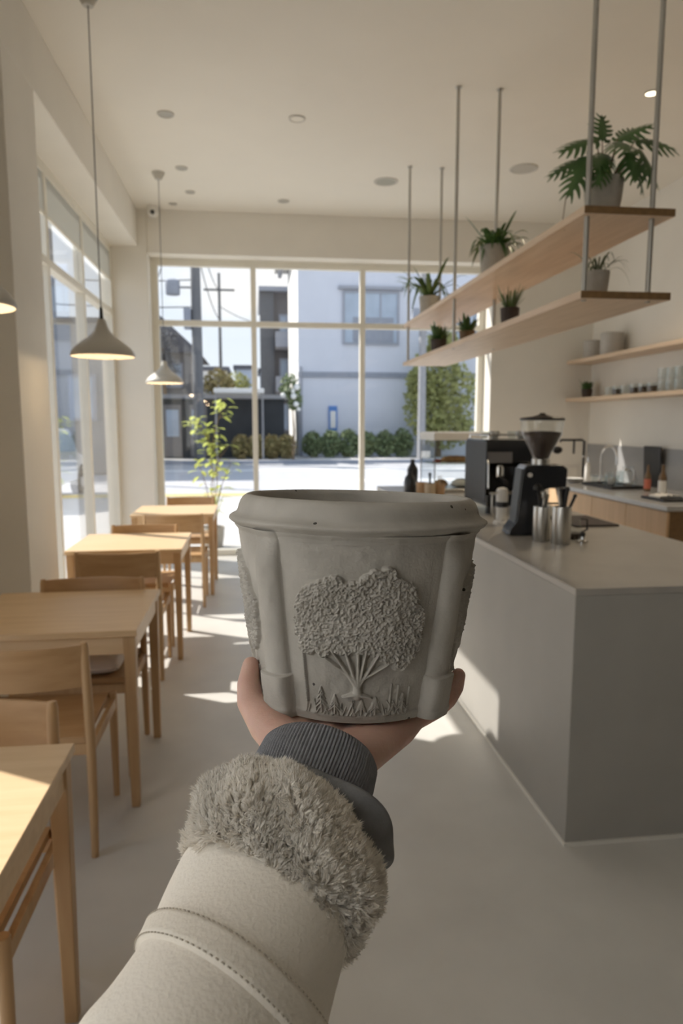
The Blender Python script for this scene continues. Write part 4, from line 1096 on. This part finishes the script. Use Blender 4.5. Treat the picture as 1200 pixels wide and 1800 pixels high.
# tree panels, in metres: s across, t up.
def seg_d(s, t, p, q):
    px, py = q[0]-p[0], q[1]-p[1]; L = px*px+py*py
    k = np.clip(((s-p[0])*px+(t-p[1])*py)/L, 0, 1)
    return np.hypot(s-p[0]-k*px, t-p[1]-k*py), k
def tree_panel(s, t, seed):
    s = s/.86
    out = np.zeros_like(s)
    r_ = np.random.RandomState(seed)
    blobs = [(-33, 100, 22), (-42, 84, 14), (-22, 106, 21), (-2, 104, 22), (16, 116, 19), (30, 106, 22), (42, 92, 18), (48, 80, 12), (45, 72, 13), (40, 62, 10), (8, 96, 30), (-14, 92, 26), (-34, 82, 15),
             (-44, 72, 9), (-30, 72, 9), (26, 90, 24), (-10, 82, 16), (30, 70, 12), (22, 78, 15), (-47, 92, 9), (-18, 120, 9), (22, 128, 9)]
    can = np.full_like(s, -1.)
    wob = (vnoise(s*420+40, t*420+9, seed)-.5)*.0022
    for x, y, r in blobs:
        x, y, r = x*.00098, y*.00098-.0125, r*.00098
        can = np.maximum(can, r - np.hypot(s-x, t-y) + wob)
    hole = np.full_like(s, -1.)                # open space where the branches fan out
    msk = sstep(-.0004, .0014, can)
    crumb = vnoise(s*620+70, t*620+33, seed+1)*.55 + vnoise(s*1100+11, t*1100+57, seed+2)*.45
    big = vnoise(s*140+3, t*140+8, seed+3)
    out = np.maximum(out, msk*(.0012 + .0010*big + .0038*crumb))
    br = [((1, 27), (-21, 56), 2.2, 1.3), ((1, 28), (-11, 60), 2.4, 1.3), ((2, 29), (1, 64), 2.4, 1.2), ((3, 29), (9, 62), 2.2, 1.2), ((3, 28), (20, 56), 2.2, 1.2), ((4, 33), (30, 47), 1.9, 1.1), ((0, 33), (-27, 50), 1.7, 1.),
          ((2, 20), (2, 34), 4.6, 3.6), ((2, 21), (-12, 18.5), 2.4, .8), ((2, 21), (15, 18), 2.4, .8)]
    for p, q, r0, r1 in br:
        p = (p[0]*.00098, p[1]*.00098); q = (q[0]*.00098, q[1]*.00098)
        d, k = seg_d(s, t, p, q); rr = (r0+(r1-r0)*k)*.00098
        out = np.maximum(out, (.0042*np.sqrt(np.clip(1-(d/rr)**2, 0, 1))))
    # twisted rope post on the left
    d, k = seg_d(s, t, (-.046, .012), (-.048, .054))
    out = np.maximum(out, (.0022+.0008*np.sin((t*1.6+s)*2300))*np.sqrt(np.clip(1-(d/.0016)**2, 0, 1)))
    # little firs, ferns and grasses along the bottom
    def stroke(p, q, r, hgt):
        nonlocal out
        d, k = seg_d(s, t, p, q); out = np.maximum(out, hgt*np.sqrt(np.clip(1-(d/(r*(1-.5*k)))**2, 0, 1)))
    for fx, fh in ((-.032, .020), (-.019, .014), (.006, .010), (.019, .012), (.046, .014)):
        stroke((fx, .004), (fx, .004+fh), .0012, .002)
        for q in range(4):
            y = .004+fh*(.25+.2*q); l = .006*(1-.2*q)
            stroke((fx, y+.003), (fx-l, y-.002), .0009, .0018); stroke((fx, y+.003), (fx+l, y-.002), .0009, .0018)
    for q in range(34):
        x = r_.uniform(-.048, .052); l = r_.uniform(.004, .012); a = r_.uniform(-.8, .8)
        stroke((x, .003), (x+l*a, .003+l), .0008, .0016)
    for x in (.033, .040, .052): stroke((x, .004), (x+.0005, .028-.2*abs(x-.033)), .0009, .0014)
    # shallow recessed field behind the trunk
    return out
for ang, sd in ((-90, 5), (0, 9), (90, 13), (180, 17)):
    da = (TH - radians(ang) + pi) % (2*pi) - pi
    s = da*(.088); t = HH - .004
    ok = np.abs(s) < .062
    pn = np.zeros_like(s); pn[ok] = tree_panel(s[ok], t[ok], sd)
    D = np.maximum(D, pn) if True else D
# ring at the foot, faint casting waves
D += .0012*np.exp(-((HH-.006)/.0016)**2) + .0008*sstep(.006, .004, HH)
D += (vnoise(TH*18+5, HH*120+3, 31)-.5)*.0007 + (vnoise(TH*90+5, HH*900+3, 32)-.5)*.00018
D += .0028*sstep(H-.006, H, HH)
RR = RB + D
X = RR*np.cos(TH); Y = RR*np.sin(TH)
vs = np.stack([X, Y, HH], -1).reshape(-1, 3)
me = bpy.data.meshes.new('body')
I, J = np.meshgrid(np.arange(nth), np.arange(nh-1), indexing='ij')
I2 = (I+1) % nth
q = np.stack([I*nh+J, I2*nh+J, I2*nh+J+1, I*nh+J+1], -1).reshape(-1, 4).astype(np.int32)
me.vertices.add(len(vs)); me.vertices.foreach_set('co', vs.astype(np.float32).ravel())
me.loops.add(q.size); me.loops.foreach_set('vertex_index', q.ravel())
me.polygons.add(len(q)); me.polygons.foreach_set('loop_start', np.arange(0, q.size, 4, dtype=np.int32))
me.update(calc_edges=True)
link_mesh('body', me, M['concrete'], pl, angle=0)
MB().lathe([(.001, .002), (.070, .002), (.074, 0), (.0815, 0), (.0818, .002)], n=96, cap=False).build('foot', M['concrete'], pl, angle=30)
rimp = [(.1022, H-.0065), (.1035, H-.0025), (.1060, H+.0008), (.1096, H+.0030), (.1112, H+.0048), (.1109, H+.0062), (.1085, H+.0076), (.1056, H+.0093), (.1040, H+.0120), (.1031, H+.0155), (.1018, H+.0190), (.0998, H+.0222), (.0970, H+.0243), (.0945, H+.0248), (.0925, H+.0236), (.0912, H+.0200), (.0880, H-.02), (.0800, H-.08), (.0705, .012), (.001, .011)]
rb = MB(); NR = 256
R = random.Random(3)
vs = []; fs = []
for k, (r, z) in enumerate(rimp):
    for i in range(NR):
        a = 2*pi*i/NR
        w = .0005*sin(3*a+1)+.0003*sin(11*a+k*.2) + (R.uniform(-.0004, .0004) if k in (4, 5) else R.uniform(-.00008, .00008))
        vs.append(((r+w)*cos(a), (r+w)*sin(a), z + (.0004*sin(5*a) if r > .095 else 0)))
for k in range(len(rimp)-1):
    for i in range(NR):
        j = (i+1) % NR; fs.append((k*NR+i, k*NR+j, (k+1)*NR+j, (k+1)*NR+i))
rb.add(vs, fs); rb.build('rim', M['concrete'], pl, angle=0)

# ------------------------------------------------------------------ the person: one hand and forearm, with sleeves
def capsule(mb, p0, r0, p1, r1, n=20):
    p0, p1 = Vector(p0), Vector(p1); d = (p1-p0)
    L = d.length; d.normalize()
    up = Vector((0, 0, 1)) if abs(d.z) < .9 else Vector((1, 0, 0))
    a = d.cross(up).normalized(); b = d.cross(a)
    rows = []
    for k in range(9):
        f = -pi/2 + (pi/2)*k/8; rows.append((p0 + d*(r0*sin(f)), max(1e-5, r0*cos(f))))
    for k in range(9):
        f = (pi/2)*k/8; rows.append((p1 + d*(r1*sin(f)), max(1e-5, r1*cos(f))))
    V = [[c + (a*cos(2*pi*i/n)+b*sin(2*pi*i/n))*r for i in range(n)] for c, r in rows]
    mb.grid(V, closed_v=True)
    k0 = len(mb.v)-len(rows)*n
    mb.f.append(tuple(k0+i for i in range(n-1, -1, -1))); mb.f.append(tuple(k0+(len(rows)-1)*n+i for i in range(n)))
def chain(mb, pts, rr):
    P = [LW(p) for p in pts]
    for k in range(len(P)-1): capsule(mb, P[k], rr[k], P[k+1], rr[k+1])
hd = MB()
W1 = (-.046, -.104, -.022); W2 = (-.010, -.106, -.024)
chain(hd, [W1, (-.040, -.060, -.0185), (-.036, -.012, -.0135)], [.019, .0175, .0125])
chain(hd, [(-.028, -.105, -.023), (-.014, -.05, -.018), (-.008, .004, -.0135)], [.019, .0175, .0125])
chain(hd, [W2, (.012, -.06, -.0185), (.022, -.006, -.0135)], [.019, .0175, .012])
chain(hd, [W2, (.014, -.080, -.0185), (.038, -.052, -.0155), (.050, -.032, -.0135)], [.0185, .0165, .0135, .0115])
# thumb
chain(hd, [(-.044, -.092, -.018), (-.068, -.070, -.008), (-.0850, -.047, .0025), (-.0880, -.038, .0150), (-.0872, -.031, .0285)], [.0185, .0150, .0112, .0096, .0074])
chain(hd, [(-.038, -.06, -.0185), (-.066, -.062, -.010)], [.016, .014])
# index, middle, ring, little
chain(hd, [(-.036, -.012, -.0135), (-.046, .032, -.0115), (-.052, .056, -.0098), (-.0575, .074, -.003), (-.0600, .080, .010)], [.0120, .0100, .0092, .0085, .0070])
chain(hd, [(-.008, .004, -.0135), (-.004, .050, -.0118), (-.002, .076, -.0100), (-.001, .0945, -.002), (-.001, .0985, .012)], [.0122, .0104, .0096, .0088, .0072])
chain(hd, [(.022, -.006, -.0135), (.042, .034, -.0115), (.055, .058, -.0095), (.0635, .0735, -.001), (.067, .0775, .012)], [.0118, .0100, .0092, .0085, .0070])
chain(hd, [(.050, -.032, -.0135), (.0725, -.014, -.0105), (.0835, -.006, -.0045), (.0905, -.001, .0045), (.0935, .0, .0145)], [.0112, .0094, .0088, .0082, .0066])
# forearm, hidden in the sleeves
DA = np.array([-.3858, -.8355, -.3913])
WC = LW((-.028, -.106, -.023))
for o_ in (-.013, .013):
    q0 = WC + U_*o_; q1 = q0 + DA*.16
    capsule(hd, q0, .0195, q1, .027)
hm = bpy.data.meshes.new('hand_build'); hm.from_pydata(hd.v, [], hd.f); hm.update()
ho = bpy.data.objects.new('hand_build', hm); col.objects.link(ho)
rmd = ho.modifiers.new('r', 'REMESH'); rmd.mode = 'VOXEL'; rmd.voxel_size = .0016
smd = ho.modifiers.new('s', 'SMOOTH'); smd.factor = .5; smd.iterations = 9
dg = bpy.context.evaluated_depsgraph_get(); dg.update()
pmesh = bpy.data.meshes.new_from_object(ho.evaluated_get(dg))
bpy.data.objects.remove(ho)
pmesh.materials.clear()
porg = Vector(WC)
pmesh.transform(Matrix.Translation(-porg))
person = link_mesh('person', pmesh, M['skin'], None, angle=0, loc=porg)
tag(person, 'outstretched left arm in a cream sleeve, palm up under the concrete planter', 'person')

# sleeves: swept tubes about the arm axis
A0 = np.array(WC) - np.array(porg)
SIDE = np.cross(DA, np.array([0, 0, 1.])); SIDE /= np.linalg.norm(SIDE)     # towards the right of the picture
TOP = np.cross(SIDE, DA); TOP /= np.linalg.norm(TOP)
if TOP[2] < 0: TOP = -TOP
if SIDE @ RT < 0: SIDE = -SIDE
def sweep(name, t0, t1, rx, ry, n, m, m_, disp=None, off=None, caps=True, parent=person, angle=0, skew=0.0, ret=False):
    """tube from t0 to t1 metres down the arm; rx, ry radii as functions of k in 0..1; skew tilts the cross-sections"""
    V = []; N = []
    for i in range(m+1):
        k = i/m; t = t0+(t1-t0)*k
        row = []
        for j_ in range(n):
            f = 2*pi*j_/n
            d_ = disp(k, f) if disp else 0.0
            o2 = off(k) if off else (0, 0)
            p = A0 + DA*(t + skew*cos(f)) + SIDE*(o2[0] + (rx(k)+d_)*cos(f)) + TOP*(o2[1] + (ry(k)+d_)*sin(f))
            row.append(tuple(p))
        V.append(row)
    mb = MB().grid(V, closed_v=True)
    if ret: return mb, V
    if name == 'jacket_sleeve': mb.f.append(tuple(range(m*n, (m+1)*n)))
    return mb.build(name, M[m_], parent, angle=angle)
def prof(*ks):
    xs = [a for a, b in ks]; ys = [b for a, b in ks]
    return lambda k: float(np.interp(k, xs, ys))
# ribbed knit cuff
NRIB = 104
def ribs(k, f): return .0012*abs(sin(f*NRIB/2))*(1 if .06 < k < .98 else .3) + .0008*sin(f*3+k*5)*k
cuff = sweep('knit_cuff', -.010, .056, prof((0, .0420), (.05, .0440), (.3, .0450), (.8, .0415), (1, .038)), prof((0, .0335), (.05, .0355), (.3, .036), (1, .033)), 1248, 26, 'knit', ribs, angle=0)
sweep('cuff_fold', -.010, -.002, prof((0, .0420), (.5, .0400), (1, .0390)), prof((0, .0335), (.5, .0315), (1, .0305)), 240, 5, 'knit', parent=cuff)
# sweatshirt sleeve bunched over the cuff
def bunch(k, f):
    g_ = sin(pi*min(1, max(0, k)))
    return g_*(.006*sin(2*f+9*k) + .004*sin(5*f-14*k+1)) + .020*max(0, cos(f-.1))**2*math.exp(-((k-.24)/.20)**2) + .005*math.exp(-((k-.15)/.07)**2)*max(0, cos(f-.6))
sweep('sweatshirt_sleeve', .026, .100, prof((0, .038), (.1, .045), (.5, .050), (1, .044)), prof((0, .034), (.1, .040), (.5, .044), (1, .042)), 220, 60, 'fleece', bunch, angle=0, skew=.006)
# leather sleeve
def folds(k, f):
    v = .0045*sin(1.5*f+2.2)*sin(k*7+1) + .0022*sin(3*f-k*11) + .006*math.exp(-((k-.52)/.06)**2)*max(0, -cos(f))**2
    return v
LX = prof((0, .0555), (.25, .0585), (.55, .058), (.75, .062), (1, .066)); LY = prof((0, .051), (.3, .055), (1, .062))
slv = sweep('jacket_sleeve', .094, .322, LX, LY, 220, 110, 'leather', folds, angle=0, skew=.012)
def bandsweep(name, ta, tb, lift, m_, par):
    ka, kb = (ta-.094)/.228, (tb-.094)/.228
    mb = MB(); V = []
    for i in range(13):
        k = ka+(kb-ka)*i/12
        e_ = min(1, min(i, 12-i)/1.5)
        row = []
        for j_ in range(220):
            f = 2*pi*j_/220; d_ = folds(k, f) + lift*e_ - .0008*(1-e_)
            row.append(tuple(A0 + DA*(.094+.228*k+.012*cos(f)) + SIDE*((LX(k)+d_)*cos(f)) + TOP*((LY(k)+d_)*sin(f))))
        V.append(row)
    mb.grid(V, closed_v=True)
    return mb.build(name, M[m_], par, angle=0)
bnd = bandsweep('seam_band', .149, .169, .0036, 'band', slv)
# stitches along both edges of the band
sm_ = MB()
for ta in (.1512, .1668):
    k = (ta-.094)/.228
    for j_ in range(110):
        P = []
        for ff in (0, .55):
            f = 2*pi*(j_+ff)/110; d_ = folds(k, f)+.0034
            P.append(tuple(A0 + DA*(ta+.012*cos(f)) + SIDE*((LX(k)+d_)*cos(f)) + TOP*((LY(k)+d_)*sin(f))))
        sm_.tube(P, .0004, 5)
sm_.build('stitching', M['thread'], slv, angle=0)

# sherpa cuff: a turned-back roll of pile
def roll(k, f): return .0035*sin(4*f+3)*sin(k*6) + .002*sin(9*f+8*k)
FX = prof((0, .040), (.06, .049), (.2, .0575), (.45, .0625), (.75, .0625), (.92, .058), (1, .052)); FY = prof((0, .037), (.06, .047), (.2, .0535), (.45, .058), (.75, .058), (.92, .053), (1, .048))
fmb, FV = sweep('fur', .042, .107, FX, FY, 240, 60, 'fur', roll, skew=.012, ret=True)
fur = fmb.build('sherpa_cuff', M['fur'], person, angle=0)
FVn = np.array(FV)                               # (61,240,3)
m1, n1 = FVn.shape[:2]
du = np.gradient(FVn, axis=0); dv = np.roll(FVn, -1, 1)-np.roll(FVn, 1, 1)
nor = np.cross(dv, du); nor /= np.linalg.norm(nor, axis=2, keepdims=True)+1e-12
cen = FVn.mean(axis=1, keepdims=True)
sg = np.sign(((FVn-cen)*nor).sum(2, keepdims=True)); nor = nor*np.sign(sg.sum())
ns = 90000
ii = nrs.uniform(0, m1-1.001, ns); jj = nrs.uniform(0, n1, ns)
i0 = ii.astype(int); j0 = jj.astype(int) % n1; fi = (ii-i0)[:, None]; fj = (jj-np.floor(jj))[:, None]
def bil(A): return (A[i0, j0]*(1-fi)+A[i0+1, j0]*fi)*(1-fj) + (A[i0, (j0+1) % n1]*(1-fi)+A[i0+1, (j0+1) % n1]*fi)*fj
P0 = bil(FVn); N0 = bil(nor); N0 /= np.linalg.norm(N0, axis=1, keepdims=True)
# clumps: strands lean towards the nearest of some clump centres
nc = 5200
ci = nrs.choice(ns, nc, replace=False); CC = P0[ci] + N0[ci]*.007
best = np.zeros(ns, int)
for a in range(0, ns, 2000):
    dd = ((P0[a:a+2000, None, :] + N0[a:a+2000, None, :]*.007 - CC[None])**2).sum(2); best[a:a+2000] = dd.argmin(1)
tgt = CC[best] + nrs.normal(0, .0016, (ns, 3))
clen = nrs.uniform(.75, 1.2, nc)[best]
Ln = nrs.uniform(.0065, .0105, ns)*clen
lean = -DA*1.0
dr = N0*.50 + lean*.50 + nrs.normal(0, .12, (ns, 3)) + nrs.normal(0, .40, (nc, 3))[best]*.7
dr /= np.linalg.norm(dr, axis=1, keepdims=True)
tip = P0 + dr*Ln[:, None]
tip = tip*.66 + (tgt + dr*.001)*.34
mid = P0*.5 + tip*.5 + N0*.0022
side = np.cross(dr, N0 + nrs.normal(0, .35, (ns, 3))); side /= np.linalg.norm(side, axis=1, keepdims=True)
wd = nrs.uniform(.00026, .00044, ns)[:, None]
VV = np.stack([P0 - N0*.001 + side*wd, P0 - N0*.001 - side*wd, mid + side*wd*.85, mid - side*wd*.85, tip], 1).reshape(-1, 3)
b0 = np.arange(ns)*5
TR = np.concatenate([np.stack([b0, b0+1, b0+3], 1), np.stack([b0, b0+3, b0+2], 1), np.stack([b0+2, b0+3, b0+4], 1)]).astype(np.int32)
me = bpy.data.meshes.new('pile')
me.vertices.add(len(VV)); me.vertices.foreach_set('co', VV.astype(np.float32).ravel())
me.loops.add(TR.size); me.loops.foreach_set('vertex_index', TR.ravel())
me.polygons.add(len(TR)); me.polygons.foreach_set('loop_start', np.arange(0, TR.size, 3, dtype=np.int32))
me.update(calc_edges=True)
link_mesh('pile', me, M['fur'], fur, angle=0, kind='stuff')

# ------------------------------------------------------------------ light
az, el = radians(30.6), radians(42.2)
sun_from = Vector((-cos(el)*cos(az), cos(el)*sin(az), sin(el)))
sl_ = bpy.data.lights.new('sun', 'SUN'); sl_.energy = 6.0; sl_.angle = radians(.53); sl_.color = (1, .948, .885)
so = bpy.data.objects.new('sun', sl_); col.objects.link(so)
so.rotation_euler = sun_from.to_track_quat('Z', 'Y').to_euler(); so.location = (-8, 12, 14)

w = bpy.data.worlds.new('sky'); scene.world = w; w.use_nodes = True
nt = w.node_tree; nt.nodes.clear()
out = nt.nodes.new('ShaderNodeOutputWorld'); bg = nt.nodes.new('ShaderNodeBackground')
nt.links.new(bg.outputs[0], out.inputs[0])
tc = nt.nodes.new('ShaderNodeTexCoord'); sp_ = nt.nodes.new('ShaderNodeSeparateXYZ'); nt.links.new(tc.outputs['Generated'], sp_.inputs[0])
rp = nt.nodes.new('ShaderNodeValToRGB'); nt.links.new(sp_.outputs['Z'], rp.inputs[0])
e0, e1 = rp.color_ramp.elements; e0.position = 0.0; e0.color = (.80, .86, .92, 1); e1.position = .7; e1.color = (.40, .57, .86, 1)
nz = nt.nodes.new('ShaderNodeTexNoise'); nz.inputs['Scale'].default_value = 3.2; nz.inputs['Detail'].default_value = 7
mp = nt.nodes.new('ShaderNodeMapping'); mp.inputs['Scale'].default_value = (1, 1, 2.6)
nt.links.new(tc.outputs['Generated'], mp.inputs[0]); nt.links.new(mp.outputs[0], nz.inputs[0])
r2 = nt.nodes.new('ShaderNodeValToRGB'); nt.links.new(nz.outputs[0], r2.inputs[0])
r2.color_ramp.elements[0].position = .48; r2.color_ramp.elements[1].position = .68
mx = nt.nodes.new('ShaderNodeMix'); mx.data_type = 'RGBA'
nt.links.new(r2.outputs[0], mx.inputs[0]); nt.links.new(rp.outputs[0], mx.inputs[6]); mx.inputs[7].default_value = (.93, .93, .93, 1)
nt.links.new(mx.outputs[2], bg.inputs[0]); bg.inputs[1].default_value = 1.0

def portal(name, loc, sx, sy, rot):
    l = bpy.data.lights.new(name, 'AREA'); l.shape = 'RECTANGLE'; l.size = sx; l.size_y = sy; l.energy = 1
    l.cycles.is_portal = True
    o = bpy.data.objects.new(name, l); col.objects.link(o); o.location = loc; o.rotation_euler = rot
# daylight portals only steer sampling through the openings; they give off no light themselves
portal('portal_far', (.72, YG+.12, 1.68), 3.66, 3.35, (-pi/2, 0, 0))
portal('portal_left', (XW-.11, 6.14, 1.7), 3.4, 3.54, (0, -pi/2, 0))
portal('portal_near', (XW-.11, -.075, 1.7), 3.4, 4.65, (0, -pi/2, 0))
for x, y in ((2.745, 4.806),):
    l = bpy.data.lights.new('downlight_lamp', 'SPOT'); l.energy = 90; l.spot_size = radians(125); l.spot_blend = .6; l.color = (1, .82, .58); l.shadow_soft_size = .04
    o = bpy.data.objects.new('downlight_lamp', l); col.objects.link(o); o.location = (x, y, ZC-.02)

scene.view_settings.view_transform = 'Standard'
scene.view_settings.look = 'None'
scene.view_settings.exposure = 0.36
scene.view_settings.gamma = 1.0
scene.view_settings.use_curve_mapping = False
scene.cycles.use_denoising = True
scene.cycles.max_bounces = 14; scene.cycles.diffuse_bounces = 7; scene.cycles.transparent_max_bounces = 24
scene.cycles.caustics_reflective = False; scene.cycles.caustics_refractive = False
scene.cycles.sample_clamp_indirect = 6
